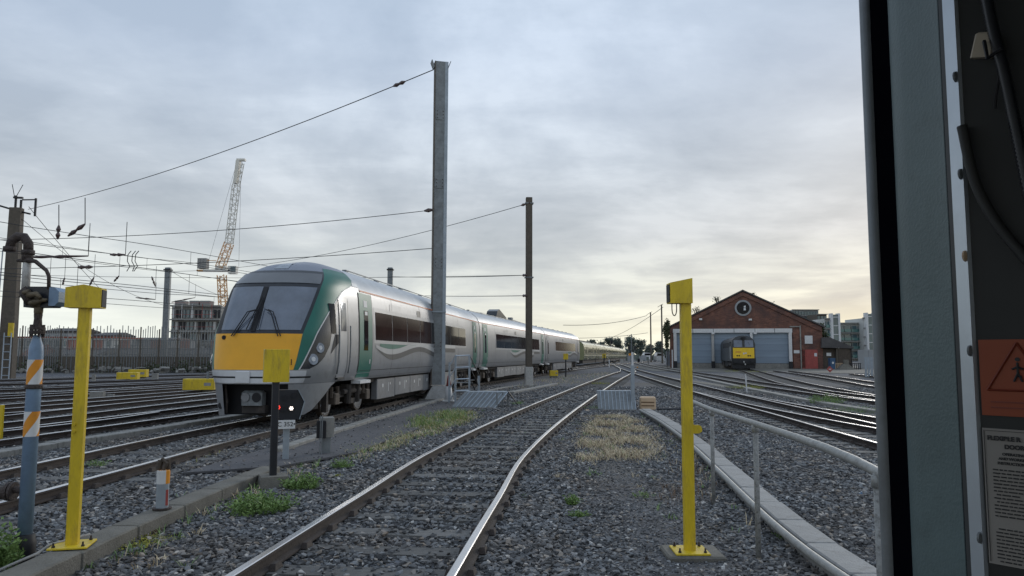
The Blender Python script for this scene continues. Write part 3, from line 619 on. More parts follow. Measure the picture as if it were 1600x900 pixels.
ld = q.obj('ladder', 'galv'); tag(ld, 'small grey ladder leaning at the foot of the old brown mast', 'ladder'); ld.location = b
def plain_mast(label, px, top, dep, wpx, m='galv_d', cap=True):
    a = at(px, top, dep); w = wpx*dep/F; h = a.z-GZ
    r = thing('mast', label, 'mast', (a.x, dep, GZ)); q = MB(); q.bbox((0, 0, h/2), (w, w*.8, h), w*.1); q.obj('column', m, r)
    if cap: q = MB(); q.box((0, 0, h-.25), (w*1.3, w*1.1, .12)); q.obj('cap_plate', 'darkmetal', r)
    return r, a
mC, aC = plain_mast('grey mast rising behind the security fence, left of the crane', 263, 418, 76, 8.5)
mD, aD = plain_mast('grey mast showing above the roof of the first carriage', 610, 418, 82, 8)
# far masts right of centre
for px, top, base, w, m, lab in [(1017.5, 488, 566, 2.2, 'mastbrown', 'thin brown pole with a crossarm at the end of the yard, left of the shed'), (1035, 476, 568, 2.4, 'mastbrown', 'taller thin pole next to the brick shed\'s left corner'),
        (987, 522, 570, 1.6, 'galv_d', 'faint slender pole above the orange marker'), (952.5, 527, 560, 1.2, 'galv_d', 'slender pole rising from behind the green train'), (977, 527, 562, 1.4, 'galv_d', 'slender pole at the end of the green train'),
        (939, 531, 556, 1.0, 'galv_d', 'short slender pole among the trees behind the green train')]:
    b = G(px, base); a = at(px, top, b.y); k = b.y/F; r = thing('pole', lab, 'pole', b)
    q = MB(); q.tube([(0, 0, 0), (0, 0, a.z-GZ)], [w*k*.6, w*k*.45], 8); q.obj('shaft', m, r)
    if px in (1017.5, 1035):
        q = MB(); q.tube([(-6*k, 0, a.z-GZ-4*k), (0, 0, a.z-GZ), (2.5*k, 0, a.z-GZ+1*k)], .05, 5); q.obj('bracket', 'darkmetal', r)

# handrail made of pipes
r = thing('handrail', 'old grey scaffold-pipe handrail curving along the cable trough', 'handrail', (2.2, 6.6, GZ)); o3 = Vector((2.2, 6.6, GZ))
tops = [at(1377, 741, 3.85), at(1290, 700, 4.55), at(1180, 662, 6.6), at(1112, 640, 9.0), at(1086, 629, 10.4), at(1076, 625, 11.1)]
q = MB(); q.tube([p-o3 for p in spline([tuple(p) for p in [Vector((1.55, 2.2, 1.0))]+tops], .4)], .027, 12); q.obj('top_rail', 'pipe', r, smooth=True)
for p in (tops[0]+Vector((-.01, .02, 0)), tops[2], tops[3]):
    q = MB(); q.tube([(p.x-o3.x, p.y-o3.y, -.05), (p.x-o3.x, p.y-o3.y, p.z-o3.z)], .023, 10); q.obj('post', 'pipepost', r, smooth=True)
    q = MB(); q.tube([(p.x-o3.x, p.y-o3.y, p.z-o3.z-.07), (p.x-o3.x, p.y-o3.y, p.z-o3.z-.01)], .032, 10); q.obj('fitting', 'pipe', r, smooth=True)

# traffic cone
r = thing('traffic_cone', 'red and white traffic cone beside the tall steel mast', 'cone', (-2.33, 27.6, GZ+.06))
q = MB(); q.lathe([(.17, .03), (.14, .2), (.10, .55)], n=16); q.obj('lower_cone', 'white', r, smooth=True)
q = MB(); q.lathe([(.10, .55), (.045, .93), (.03, .95)], n=16); q.obj('top_cone', 'red', r, smooth=True)
q = MB(); q.bbox((0, 0, .02), (.42, .42, .05), .01); q.obj('base', 'white', r)

# metal access steps with handrails, ramps
def ramp_box(label, loc, w, d, h, rz, slats, lean, openend):
    r = thing('metal_ramp', label, 'ramp', loc, rz)
    q = MB(); q.box((lean, d*.5, h), (w*.95, d*.5, .03)); q.obj('top_plate', 'galv', r)
    for i in range(slats):
        x = -w/2+w*(i+.5)/slats
        q = MB(); q.prism([(x-w/slats*.42, -d*.2, 0), (x+w/slats*.42, -d*.2, 0), (x+w/slats*.42+lean, d*.25, h-.01), (x-w/slats*.42+lean, d*.25, h-.01)], (0, 0, 0), (0, .02, .02)); q.obj('slat', 'galv_d', r)
        q = MB(); x2 = x+w/slats*.5; q.prism([(x2-.012, -d*.2-.01, .0), (x2+.012, -d*.2-.01, 0), (x2+.012+lean, d*.25-.01, h), (x2-.012+lean, d*.25-.01, h)], (0, -.015, 0), (0, .03, .02)); q.obj('rib', 'galv', r)
    if openend:
        for (x, y) in ((w/2+lean*.2, -.1*d), (w/2+lean, d*.6), (w/2+lean*.6, d*.2)): q = MB(); q.box((x, y, h/2), (.05, .05, h)); q.obj('leg', 'galv_d', r)
        q = MB(); q.prism([(w/2+lean, d*.25, h), (w/2+lean, d*.8, h), (w/2+lean+.35, d*.9, .02), (w/2+lean+.35, d*.85, .02)], (0, 0, 0), (.02, 0, .02)); q.obj('end_brace', 'rubber', r)
    q = MB(); q.box((0, -d*.22, .02), (w, .06, .04)); q.obj('toe_plate', 'concrete_l', r)
    return r
b = G(738, 638); ramp_box('grey ribbed metal ramp at the foot of the access steps, left of the near track', (b.x-.0, b.y+.1, GZ), 1.45, 1.0, .52, math.radians(0), 9, .45, True)
b = G(962, 641); ramp_box('grey ribbed metal ramp right of the near track, beside the slim grey post', (b.x+.02, b.y, GZ), 1.22, .8, .60, 0, 10, .0, False)
b = G(989, 641); r = thing('slim_post', 'slim grey post, white above, beside the right-hand ribbed ramp', 'post', b)
q = MB(); q.box((0, 0, .72), (.11, .09, 1.44)); q.obj('lower_post', 'galv', r); q = MB(); q.box((0, 0, 1.48+.14), (.06, .06, .5)); q.obj('upper_post', 'white', r)
b = G(1012, 640); r = thing('point_heater_box', 'beige louvred box on the gravel right of the slim post', 'box', b, -.15)
q = MB(); q.bbox((0, 0, .22), (.52, .40, .40), .04); q.obj('cover', 'beige', r)
for z in (.14, .25): q = MB(); q.box((0, -.205, z), (.42, .012, .035)); q.obj('louvre', 'drybrown', r)
q = MB(); q.box((0, 0, .015), (.5, .38, .03)); q.obj('base', 'beige', r)
q = MB(); q.tube([(4.65, 23.9, GZ+.06), (5.6, 24.2, GZ+.05)], .03, 6); tag(q.obj('conduit', 'black'), 'short black conduit lying behind the beige box', 'conduit')
# steps: two side frames
b = Vector((-1.95, 26.9, GZ)); r = thing('access_steps', 'grey steel access steps with stepped handrails between the mast and the silver train', 'steps', b)
k = 27/F
fr = [(708, 1.02), (717.5, 1.40), (737, 1.40)]
xs_ = [(-.30, 1.50), (-.08, 1.76), (.42, 1.76)]
for (x, h) in xs_: q = MB(); q.box((x, 0, h/2), (.07, .07, h)); q.obj('post', 'galv', r)
q = MB(); q.box((.74, .5, .5), (.08, .08, 1.0)); q.obj('post', 'galv', r)
for j in range(4):
    z = 1.73-j*.42
    q = MB(); q.tube([(-.30, -.02, z-.36), (-.08, -.02, z), (.42, -.02, z+.02)], .026, 6); q.obj('rail', 'trim', r)
    q = MB(); q.tube([(.44, 0, z), (.74, .5, z-.7 if z > .75 else .05)], .018, 6); q.obj('rail', 'darkmetal', r)
for j in range(3): q = MB(); q.box((.2, .45, .25+.25*j), (.6, .3, .03)); q.obj('tread', 'galv_d', r)
# white marker posts
for px, py, top, w, lean, lab in [(1167, 613, 585, 2.4, -.05, 'thin white marker stick on a flat bar, right of the beige box'), (952, 574, 562, 1.6, 0, 'tiny white marker stick by the far points')]:
    b = G(px, py); k = b.y/F; q = MB(); q.tube([(0, 0, 0), (lean, 0, (py-top)*k)], w*k*.45, 6); o = q.obj('marker_stick', 'white', None, b); tag(o, lab, 'marker')
q = MB(); q.box((0, 0, .03), (2.9, .12, .06)); o = q.obj('flat_bar', 'concrete', None, G(1150, 614)); tag(o, 'flat grey bar lying on gravel at the foot of the white stick', 'bar')

# yellow trackside boxes
def ybox(label, px, py, wpx, hpx, rz=.1, n=1, foot=True):
    b = G(px, py); k = b.y/F; w, h = wpx*k, hpx*k; r = thing('yellow_box', label, 'equipment box', b, rz)
    q = MB()
    q.bbox((0, 0, h*.62), (w, w*.55 if w < 1.2 else .6, h*.76), .02); q.obj('housing', 'yellow', r)
    q = MB(); q.box((0, 0, h*.12), (w*.8, .4, h*.24)); q.obj('plinth', 'concrete_d', r)
    q = MB(); q.box((w*.3, -(w*.55 if w < 1.2 else .6)/2-.004, h*.62), (w*.22, .006, h*.22)); q.obj('label_plate', 'concrete_l', r)
ybox('yellow equipment box far left, nearer of an overlapping pair', 200, 596, 30, 14, .15)
ybox('yellow equipment box far left, the one behind its twin', 216, 592.5, 26, 15, .15)
ybox('long yellow equipment box just left of the train nose', 312, 614, 46, 22, .12)
ybox('yellow box on the gravel beside the foot of the dark brown mast', 865, 590, 13, 11)
for px, py, w, lab in ((926, 563, 4, 'white-fronted small box at the wheels of the green train'), (942, 566, 6, 'pale yellow box by the far points')): ybox(lab, px, py, w, 5)
# grey relay boxes between the left lines
for px, py, w, h, lab in ((152, 624, 20, 12, 'pale grey low box among the left rails, behind the left yellow post'), (172, 620, 12, 4, 'flat pale slab among the left rails'),
        (242, 596, 9, 13, 'pair of upright grey stubs near the fence'), (146, 599, 5, 14, 'upright grey concrete stub right of the left yellow post'), (845, 583, 14, 12, 'grey drum-shaped unit by the wheels of the middle carriage')):
    b = G(px, py); k = b.y/F; q = MB(); q.bbox((0, 0, h*k/2), (w*k, w*k*.5, h*k), .02*w*k); o = q.obj('trackside_box', 'concrete', None, b); tag(o, lab, 'box')
# ------------------------------------------------------------------ silver train
PZ = [.20, .95, 1.1, 1.4, 1.9, 2.6, 3.15, 3.38, 3.6, 3.82, 3.97, 4.07, 4.1]
PW = [1.20, 1.30, 1.37, 1.42, 1.43, 1.41, 1.37, 1.33, 1.22, .97, .67, .34, 0.]
def prof(z): return float(np.interp(z, PZ, PW))
FZ = [.2, .93, 1.24, 2.08, 3.3, 3.6, 3.9, 4.1]; FU = [.12, .0, .0, .14, .85, 1.2, 1.9, 3.0]
UZ = [.2, 1.2, 2.1, 3.2, 3.6, 4.1]; UU = [2.1, 2.1, 2.2, 2.8, 3.2, 3.5]
NE = 3.0; U0 = 3.6
def fz(z): return float(np.interp(z, FZ, FU))
def uz(z): return float(np.interp(z, UZ, UU))
def X(u, z):
    f, U, w = fz(z), uz(z), prof(z)
    if u >= U: return w
    t = max(0, 1-(u-f)/(U-f)); return w*(max(0, 1-t**NE))**(1/NE)
def nose(q, z, off=0.):        # q in -1..1 round the nose, beyond 1 along the side to U0
    s = 1 if q >= 0 else -1; a = min(abs(q), 1)*math.pi/2; f, U, w = fz(z), uz(z), prof(z)
    x = w*math.sin(a)**(2/NE); u = f+(U-f)*(1-math.cos(a)**(2/NE)) if a < math.pi/2-1e-9 else U
    if abs(q) > 1: u = U+(abs(q)-1)*(U0-U)
    # outward normal in plan (approx.)
    nx, nu = (math.sin(a), -math.cos(a)); return Vector((s*(x+nx*off), u+nu*off, z+(off*.35 if z > 2.1 else 0)))
def nr(xr, z, off=0.): return nose((1 if xr >= 0 else -1)*math.asin(min(1, abs(xr))**(NE/2))/(math.pi/2), z, off)
def npatch(q0, q1, z0, z1, off, nq=10, nz=10):
    rows = []
    for i in range(nz+1):
        z = z0+(z1-z0)*i/nz; a = q0(z) if callable(q0) else q0; b = q1(z) if callable(q1) else q1
        rows.append([nose(a+(b-a)*j/nq, z, off) for j in range(nq+1)])
    return rows
def spatch(u0, u1, zlo, zhi, off, side=1, nu=6, nz=4, nosey=False):
    rows = []
    for i in range(nz+1):
        r_ = []
        for j in range(nu+1):
            u = u0+(u1-u0)*j/nu; a = zlo(u) if callable(zlo) else zlo; b = zhi(u) if callable(zhi) else zhi; z = a+(b-a)*i/nz
            r_.append(Vector((side*((X(u, z) if nosey else prof(z))+off), u, z)))
        rows.append(r_)
    return rows
def bogie(parent, u):
    b = MB()
    for sx in (-1, 1):
        b.box((sx*1.02, u, .56), (.12, 2.9, .16)); b.box((sx*1.05, u, .70), (.2, .9, .22)); b.tube([(sx*1.12, u-.7, .62), (sx*1.12, u+.7, .62)], .07, 8)
        b.box((sx*1.1, u-1.9, .42), (.14, .12, .5)); b.box((sx*1.1, u+.0, .35), (.1, .5, .14)); b.tube([(sx*1.15, u-.35, .3), (sx*1.15, u-.35, .8)], .09, 8); b.tube([(sx*1.15, u+.35, .3), (sx*1.15, u+.35, .8)], .09, 8)
    b.box((0, u, .6), (2.0, .4, .2)); bg = b.obj('bogie', 'under', parent)
    for du in (-1.25, 1.25):
        w = MB()
        for sx in (-1, 1): w.tube([(sx*.74, u+du, .42), (sx*.88, u+du, .42)], .42, 20); w.tube([(sx*.86, u+du, .42), (sx*.885, u+du, .42)], .38, 20, 1); w.tube([(sx*.86, u+du, .42), (sx*1.1, u+du, .42)], .10, 10)
        w.tube([(-.8, u+du, .42), (.8, u+du, .42)], .08, 8); w.obj('wheelset', ['brown', 'steel'], bg)
        for sx in (-1, 1): w = MB(); w.bbox((sx*1.08, u+du, .47), (.24, .34, .28), .03); w.tube([(sx*1.1, u+du+.22, .5), (sx*1.1, u+du+.22, .78)], .06, 8); w.tube([(sx*1.1, u+du-.22, .5), (sx*1.1, u+du-.22, .78)], .06, 8); w.obj('axlebox', 'brown', bg)
def carriage(label, p0, p1, front):
    p0, p1 = Vector((*p0, 0)), Vector((*p1, 0)); d = p1-p0; Ln = d.length-.16
    r = thing('train_carriage', label, 'train carriage', p0, -math.atan2(d.x, d.y), 'carriages of the silver and green train')
    us = U0 if front == 1 else .12; LB = Ln
    # body shell and roof
    side = [z for z in PZ if .9 < z <= 3.38]; roofz = [z for z in PZ if z >= 3.38]
    for nm, zs_, m in (('body', side, 'silver'), ('roof', roofz, 'roof')):
        q = MB()
        for s in (-1, 1):
            rows = [[Vector((s*prof(z), u, z)) for u in np.linspace(us, LB, 12)] for z in zs_]; q.grid(rows, flip=(s < 0))
        if nm == 'body': q.add([(-1.3, us, .95), (1.3, us, .95), (1.3, LB, .95), (-1.3, LB, .95)], [(0, 1, 2, 3)])
        q.obj(nm, m, r, smooth=True)
    # end walls
    for uu in ((LB,) if front == 1 else (us, LB)):
        poly = [(prof(z)-.004, uu, z) for z in PZ if z > .9]+[(-prof(z)+.004, uu, z) for z in reversed(PZ) if z > .9]
        q = MB(); q.add(poly, [tuple(range(len(poly)))]); q.obj('end_wall', 'skirt', r)
    q = MB(); q.box((0, LB+.12, 2.2), (2.3, .3, 2.5)); q.obj('gangway', 'rubber', r)
    # raised rain gutter, roof ribs
    for s in (-1, 1):
        q = MB(); q.grid(spatch(us, LB, 3.33, 3.375, .012, s, 14, 1), flip=(s < 0)); q.obj('cantrail_line', 'redline' if front else 'skirt', r)
    q = MB()
    for s in (-1, 1): q.tube([(s*.66, us+.8, 4.02), (s*.66, LB-.4, 4.02)], .02, 5)
    for u_ in np.arange(us+2, LB-1, 3.1): q.box((.2, u_, 4.13), (.12, .2, .08))
    q.obj('roof_rail', 'galv_d', r)
    bog = (3.75, Ln-3.6) if front == 1 else (3.2, Ln-3.3)
    for u in bog: bogie(r, u)
    # under-floor equipment
    e0, e1 = bog[0]+1.95, bog[1]-2.3; q = MB(); q.box((0, (us+LB)/2+.3, .88), (2.3, LB-us-.8, .16)); q.obj('underframe', 'under', r)
    n_ = 6; w_ = (e1-e0)/n_
    for s in (-1, 1):
        for j in range(n_):
            z0_ = .30 if j % 3 else .27; q = MB(); q.bbox((s*1.14, e0+w_*(j+.5), (.87+z0_)/2), (.2, w_-.04, .87-z0_), .02); bx_ = q.obj('equipment_panel', 'skirt', r)
            if s > 0:
                q = MB(); q.box((1.243, e0+w_*(j+.3), .66), (.006, .12, .10)); q.box((1.243, e0+w_*(j+.62), .60), (.006, .045, .28)); q.box((1.243, e0+w_*(j+.72), .7), (.006, .09, .07)); q.obj('marking', 'white', bx_)
        q = MB(); q.box((0, (e0+e1)/2, .24), (1.6, (e1-e0)*.8, .3)); 
    q.obj('engine_raft', 'under', r)
    q = MB()
    for s in (-1, 1): q.grid(spatch(us if front != 1 else 2.2, LB, .93, 1.0, .006, s, 10, 1), flip=(s < 0))
    q.obj('sole_bar', 'skirt', r)
    # windows with frame band, glass panes and mullions
    w0, w1, np_ = (4.84, 19.05, 8) if front == 1 else (4.0, 19.6, 7)
    wl = 2.03; wh = 2.84
    if front == 3: w0, w1, np_ = (5.4, 19.2, 6)
    for s in (-1, 1):
        q = MB(); q.grid(spatch(w0-.12, w1+.12, wl-.10, wh+.12, .006, s, 12, 2), flip=(s < 0)); wb = q.obj('window_band', 'silver_p', r)
        for j in range(np_):
            a = w0+(w1-w0)*j/np_; b = w0+(w1-w0)*(j+1)/np_; q = MB(); q.grid(spatch(a+.03, b-.03, wl, wh, .014, s, 2, 2), flip=(s < 0)); q.obj('window_pane', 'glassb' if (front == 1 and j < 4) or front == 3 else 'glass', wb)
        # passenger doors
        for du, dm in ((3.44 if front == 1 else .75, 'green'), (Ln-2.05, 'green' if front else 'silver_p')):
            dm = 'green' if front != 3 else 'skirt'
            q = MB(); q.grid(spatch(du, du+1.1, .98, 3.3, .016, s, 2, 10), flip=(s < 0)); dr = q.obj('door', dm, r, smooth=True)
            q = MB(); q.grid(spatch(du+.36, du+.72, 1.72, 2.82, .022, s, 1, 4), flip=(s < 0)); q.obj('window', 'glass', dr)
            q = MB(); q.grid(spatch(du+.42, du+.66, 2.70, 2.80, .026, s, 1, 1), flip=(s < 0)); q.grid(spatch(du+.36, du+.66, 2.92, 3.10, .022, s, 1, 1), flip=(s < 0)); q.obj('sticker', 'white', dr)
            q = MB(); q.grid(spatch(du+.86, du+.93, 1.35, 1.47, .026, s, 1, 1), flip=(s < 0)); q.obj('door_button', 'white', dr)
            q = MB()
            for uu in (du-.035, du+1.105): q.grid(spatch(uu, uu+.03, .98, 3.3, .012, s, 1, 10), flip=(s < 0))
            q.obj('door_seal', 'rubber', dr)
            q = MB(); q.prism([(s*1.2, du, .93), (s*1.46, du, .90), (s*1.46, du, .82), (s*1.2, du, .82)], (0, .05, 0), (0, .9, 0)); q.obj('step', 'white', dr)
            q = MB()
        for uu in np.arange(w0-.3 if front != 1 else 6.6, LB-2.5, 3.56): q.grid(spatch(uu, uu+.014, 1.0, 1.9, .0125, s, 1, 4), flip=(s < 0)); q.grid(spatch(uu, uu+.014, 2.98, 3.32, .0125, s, 1, 2), flip=(s < 0))
        q.grid(spatch(us, LB, 1.16, 1.172, .0125, s, 14, 1), flip=(s < 0)); q.obj('panel_joint', 'under', r)
        # livery swooshes
        o = 1.0 if front == 1 else (4.2 if front == 2 else 9.0)
        def wav(u, A=.135, c=1.84): return c+A*math.cos((u-3.9-o-5.2)/7.2*2*math.pi) if u-o < 12.7 else c+A-(u-o-12.7)*.0
        def L0(u): return wav(u)-.09*min(1, (u-o-3.9)/1.2+.15)
        def L1(u): return wav(u)+.07
        ue = min(o+15.5, LB-2.4)
        q = MB(); q.grid(spatch(o+3.9, ue, L0, L1, .010, s, 40, 1), flip=(s < 0)); q.obj('livery_stripe', 'swl', r)
        q = MB(); q.grid(spatch(o+3.95, ue, lambda u: L0(u)-.17*min(1, (u-o-3.9)/1.6), lambda u: L0(u)-.002, .008, s, 40, 1), flip=(s < 0)); q.obj('livery_stripe', 'swd', r)
        q = MB(); q.grid(spatch(o+4.3, o+8.6, lambda u: min(wav(u)+.075, 1.925), 1.93, .009, s, 30, 1), flip=(s < 0)); q.obj('livery_stripe', 'green', r)
        for u_, z_ in ((6.4, 3.05), (9.8, 3.05)): q = MB(); q.grid(spatch(u_, u_+1.3 if u_ < 7 else u_+.5, z_-.1, z_+.12, .010, s, 1, 1), flip=(s < 0)); q.obj('vent_grille', 'swd' if u_ > 7 else 'silver_p', r)
    if front == 2:
        q = MB(); q.prism([(0, 8.6, 3.95), (0, 9.1, 4.5), (0, 9.7, 4.66), (0, 12.0, 4.2), (0, 12.0, 3.9), (0, 8.6, 3.9)], (-.35, 0, 0), (.7, 0, 0)); q.obj('roof_cowl', 'housing', r)
        q = MB(); q.box((.1, 14.6, 4.2), (.3, .5, .3)); q.tube([(.1, 15, 4.22), (.1, 20, 4.15)], .03, 5); q.obj('roof_pipe', 'galv_d', r)
    if front != 1: return r
    # ---- nose shell
    zs_ = [.93, 1.0, 1.1, 1.24, 1.4, 1.6, 1.8, 2.08, 2.3, 2.5, 2.7, 2.9, 3.1, 3.3, 3.42, 3.52, 3.62, 3.72, 3.8, 3.87, 3.93, 3.98, 4.02, 4.05, 4.075, 4.09, 4.1]
    qs = list(np.linspace(-1, 1, 61)); qs = [-2, -1.5]+qs+[1.5, 2]
    low = [z for z in zs_ if z <= 3.42]; up = [z for z in zs_ if z >= 3.42]
    q = MB(); q.grid([[nose(a, z) for a in qs] for z in low]); q.obj('nose', 'silver', r, smooth=True)
    q = MB(); q.grid([[nose(a, z) for a in qs] for z in up]); q.obj('nose_roof', 'nosetop', r, smooth=True)
    q = MB(); q.grid(npatch(-2, -1.1, 3.43, 3.9, .006, 10, 6)); q.grid(npatch(1.1, 2, 3.43, 3.9, .006, 10, 6)); q.obj('roof_corner', 'roof', r, smooth=True)
    def gin(z): return float(np.interp(z, [1.25, 2.08, 2.7, 3.5, 3.65], [.385, .445, .50, .575, .575]))
    def gout(z): return float(np.interp(z, [1.25, 1.88, 2.69, 3.2, 3.5, 3.75], [.44, .575, .74, .88, 1.05, 1.25]))
    q = MB(); q.grid(npatch(lambda z: -gin(z)+.004, lambda z: gin(z)-.004, 1.25, 2.08, .012, 14, 6)); yp = q.obj('yellow_panel', 'tyellow', r, smooth=True)
    for s in (-1, 1):
        rows = npatch(gin, gout, 1.25, 3.80, .010, 16, 26)
        q = MB(); q.grid([[Vector((s*p.x, p.y, p.z)) for p in r_] for r_ in rows], flip=(s < 0)); q.obj('green_band', 'green', r, smooth=True)
        rows = npatch(lambda z: gout(z)+.002, lambda z: gout(z)+.018, 1.25, 3.45, .016, 2, 22)
        q = MB(); q.grid([[Vector((s*p.x, p.y, p.z)) for p in r_] for r_ in rows], flip=(s < 0)); q.obj('edge_line', 'white', r, smooth=True)
        rows = npatch(lambda z: gout(z)+.02, lambda z: max(gout(z)+.022, float(np.interp(z, [1.25, 1.35, 1.52, 1.82, 2.3, 2.93], [.56, .67, .76, .83, .86, .85]))), 1.27, 2.93, .013, 8, 18)
        q = MB(); q.grid([[Vector((s*p.x, p.y, p.z)) for p in r_] for r_ in rows], flip=(s < 0)); hc = q.obj('headlight_housing', 'housing', r, smooth=True)
        for qq, zz, rad in ((.685, 1.76, .12), (.605, 1.49, .13)):
            c = nose(qq, zz, .014); a = qq*math.pi/2; nv = Vector((s*math.sin(a), -math.cos(a), .15)); c.x *= s
            q = MB(); q.disc(c-nv*.03, nv, rad, .05, 22); ho = q.obj('headlight', 'lens', r, smooth=False)
            q = MB(); q.disc(c+nv*.012, nv, rad*.42, .02, 16); q.obj('bulb', 'white', ho)
            q = MB(); q.disc(c-nv*.03, nv, rad*1.12, .035, 22); q.obj('bezel', 'black', ho)
        # dark wedge behind lamps
        q = MB(); q.grid([[Vector((s*p.x, p.y, p.z)) for p in r_] for r_ in npatch(lambda z: float(np.interp(z, [1.62, 2.0, 2.3], [.86, .90, .92])), lambda z: float(np.interp(z, [1.62, 2.0, 2.3], [.862, 1.0, 1.02])), 1.62, 2.1, .008, 4, 6)], flip=(s < 0)); q.obj('dark_wedge', 'rubber', r)
        # cab side: black window, door with handrails
        q = MB(); q.grid(spatch(1.40, 1.66, 2.12, 2.86, .022, s, 2, 5, True), flip=(s < 0)); q.obj('cab_window', 'glass', r)
        q = MB(); q.grid(spatch(1.92, 2.48, 1.02, 3.05, .012, s, 4, 12, True), flip=(s < 0)); cdr = q.obj('cab_door', 'silver_p', r, smooth=True)
        q = MB(); q.grid(spatch(2.02, 2.38, 2.2, 2.92, .020, s, 3, 4, True), flip=(s < 0)); q.obj('window', 'lens', cdr)
        q = MB()
        for uu in (1.88, 2.49): q.grid(spatch(uu, uu+.03, 1.02, 3.05, .010, s, 1, 12, True), flip=(s < 0))
        q.obj('door_seal', 'rubber', cdr)
        for uu in (1.80, 2.60):
            q = MB(); q.tube([(s*(X(uu, z)+.05), uu, z) for z in np.linspace(1.12, 2.35, 9)], .018, 6); q.obj('handrail', 'galv_d', cdr, smooth=True)
        q = MB(); q.box((s*(X(2.2, 1.05)+.01), 2.2, 1.0), (.06, .5, .05)); q.obj('step', 'rubber', cdr)
        # front skirt leg and side fairing
        rows = npatch(lambda z: (.36 if s > 0 else .24)+.03*(.93-z), lambda z: float(np.interp(z, [.2, .3, .6, .93], [.60, .72, .88, 1.0])), .20, .925, .004, 12, 8)
        q = MB(); q.grid([[Vector((s*p.x, p.y, p.z)) for p in r_] for r_ in rows], flip=(s < 0)); sk = q.obj('front_skirt', 'silver', r, smooth=True)
        q = MB(); q.grid([[Vector((s*p.x, p.y, p.z)) for p in r_] for r_ in npatch(.47, .475, .2, .92, .0, 1, 4)]); 
        c = nose(.33, .42, .008); q = MB(); q.disc((s*c.x, c.y+.01, c.z), (s*.25, -1, 0), .075, .012, 16); q.obj('side_lamp', 'rubber', sk)
        q = MB(); q.prism([(s*.95, .62, .3), (s*1.15, 1.3, .3), (s*1.15, 1.3, .93), (s*.95, .62, .93)], (0, 0, 0), (-s*.06, .12, 0)); q.obj('skirt_backing', 'under', sk)
    q = MB(); q.grid(npatch(-.62, .62, 1.06, 1.10, .010, 24, 1)); q.obj('bumper_seam', 'rubber', r)
    q = MB(); q.grid(npatch(-.55, .55, .95, 1.235, .008, 24, 3)); bmp = q.obj('bumper', 'bumperw', r, smooth=True)
    q = MB(); q.bbox((-.12, -.03, 1.09), (.34, .04, .26), .01); q.obj('coupler_hatch', 'bumperw', r)
    for x in (-1.05, .92): q = MB(); q.bbox((x, .14 if x < 0 else .09, 1.12), (.05, .05, .16), .01); q.obj('latch', 'galv_d', r)
    # windscreen: black surround, two panes, header, centre pillar
    q = MB(); q.grid(npatch(lambda z: -gin(z)-.012 if z < 2.1 else -gin(z), lambda z: gin(z), 2.085, 3.68, .014, 20, 14)); sur = q.obj('windscreen_surround', 'black', r, smooth=True)
    q = MB(); q.grid(npatch(lambda z: -gin(z), lambda z: -gin(z)+.14, 2.1, 3.5, .018, 4, 12)); q.obj('corner_trim', 'rubber', r, smooth=True)
    for a, b in ((lambda z: -gin(z)+.145, -.008), (.008, lambda z: gin(z)-.045)):
        q = MB(); q.grid(npatch(a, b, 2.16, 3.22, .022, 10, 8)); q.obj('pane', 'wind', sur, smooth=True)
    q = MB(); q.grid(npatch(lambda z: -gin(z)+.08, lambda z: gin(z)-.03, 3.32, 3.60, .022, 12, 4)); q.obj('destination_panel', 'headp', sur, smooth=True)
    q = MB(); q.grid(npatch(-.005, .005, 2.12, 3.2, .03, 2, 8)); q.obj('pillar', 'rubber', sur, smooth=True)
    for xa, xb in ((-.34, -.03), (.42, .13)):
        for dx in (0, .04):
            a, b = nr(xa+dx, 2.02, .06), nr(xb+dx, 2.62, .08); m_ = a.lerp(b, .75)+Vector((-.06 if xa < 0 else .05, -.02, .10))
            q = MB(); q.tube([a, a.lerp(m_, .5), m_, b], .013, 5); q.obj('wiper_arm', 'rubber', r)
    for xb, zb, xt, zt in ((-.10, 2.15, .0, 2.95), (-.03, 2.14, .02, 2.9), (.09, 2.16, .07, 2.72)):
        q = MB(); q.tube([nr(xb, zb, .07), nr(xt, zt, .07)], .012, 5); q.obj('wiper_blade', 'rubber', r)
    q = MB(); q.grid(npatch(lambda z: float(np.interp(z, [3.74, 3.88, 3.97], [-.05, -.045, -.005])), lambda z: float(np.interp(z, [3.74, 3.97], [.05, .03])), 3.74, 3.96, .012, 4, 4)); q.obj('roof_light', 'lens', r, smooth=True)
    # coupler pocket
    q = MB(); q.box((0, 1.0, .56), (1.7, .9, .72)); q.obj('pocket', 'rubber', r)
    q = MB(); q.bbox((-.02, .35, .60), (.50, .30, .34), .05); cp = q.obj('coupler', 'galv_d', r)
    q = MB(); q.disc((-.14, .195, .62), (0, -1, 0), .10, .03, 18); q.obj('coupler_cone', 'skirt', cp)
    q = MB(); q.disc((.12, .195, .62), (0, -1, 0), .11, .008, 18); q.obj('coupler_socket', 'rubber', cp)
    q = MB(); q.bbox((.0, .40, .35), (.56, .25, .18), .03); q.tube([(-.7, .3, .9), (-.62, .25, .5), (-.68, .35, .25)], .03, 6); q.obj('coupler_support', 'under', r)
    text('lettering', '01', .20, 'blackink', r, (nose(.33, 1.42).x, nose(.33, 1.42, .06).y, 1.42), (math.pi/2, 0, math.radians(22)))
    for x in (-.72, .5): q = MB(); q.disc((x, nose(.2, 2.0, .0).y+.005, 1.99), (0, -1, 0), .05, .02, 14); q.obj('wiper_boss', 'rubber', r)
    return r
carriage('leading carriage with green, yellow and silver nose and raked windscreen', (-5.98, 16.9), (-3.11, 40.0), 1)
carriage('middle carriage of the silver train, with dark wedge-shaped cowl on its roof', (-3.11, 40.0), (1.45, 62.5), 2)
carriage('last carriage of the silver train, farthest along, with grey doors', (1.45, 62.5), (6.4, 85.2), 3)

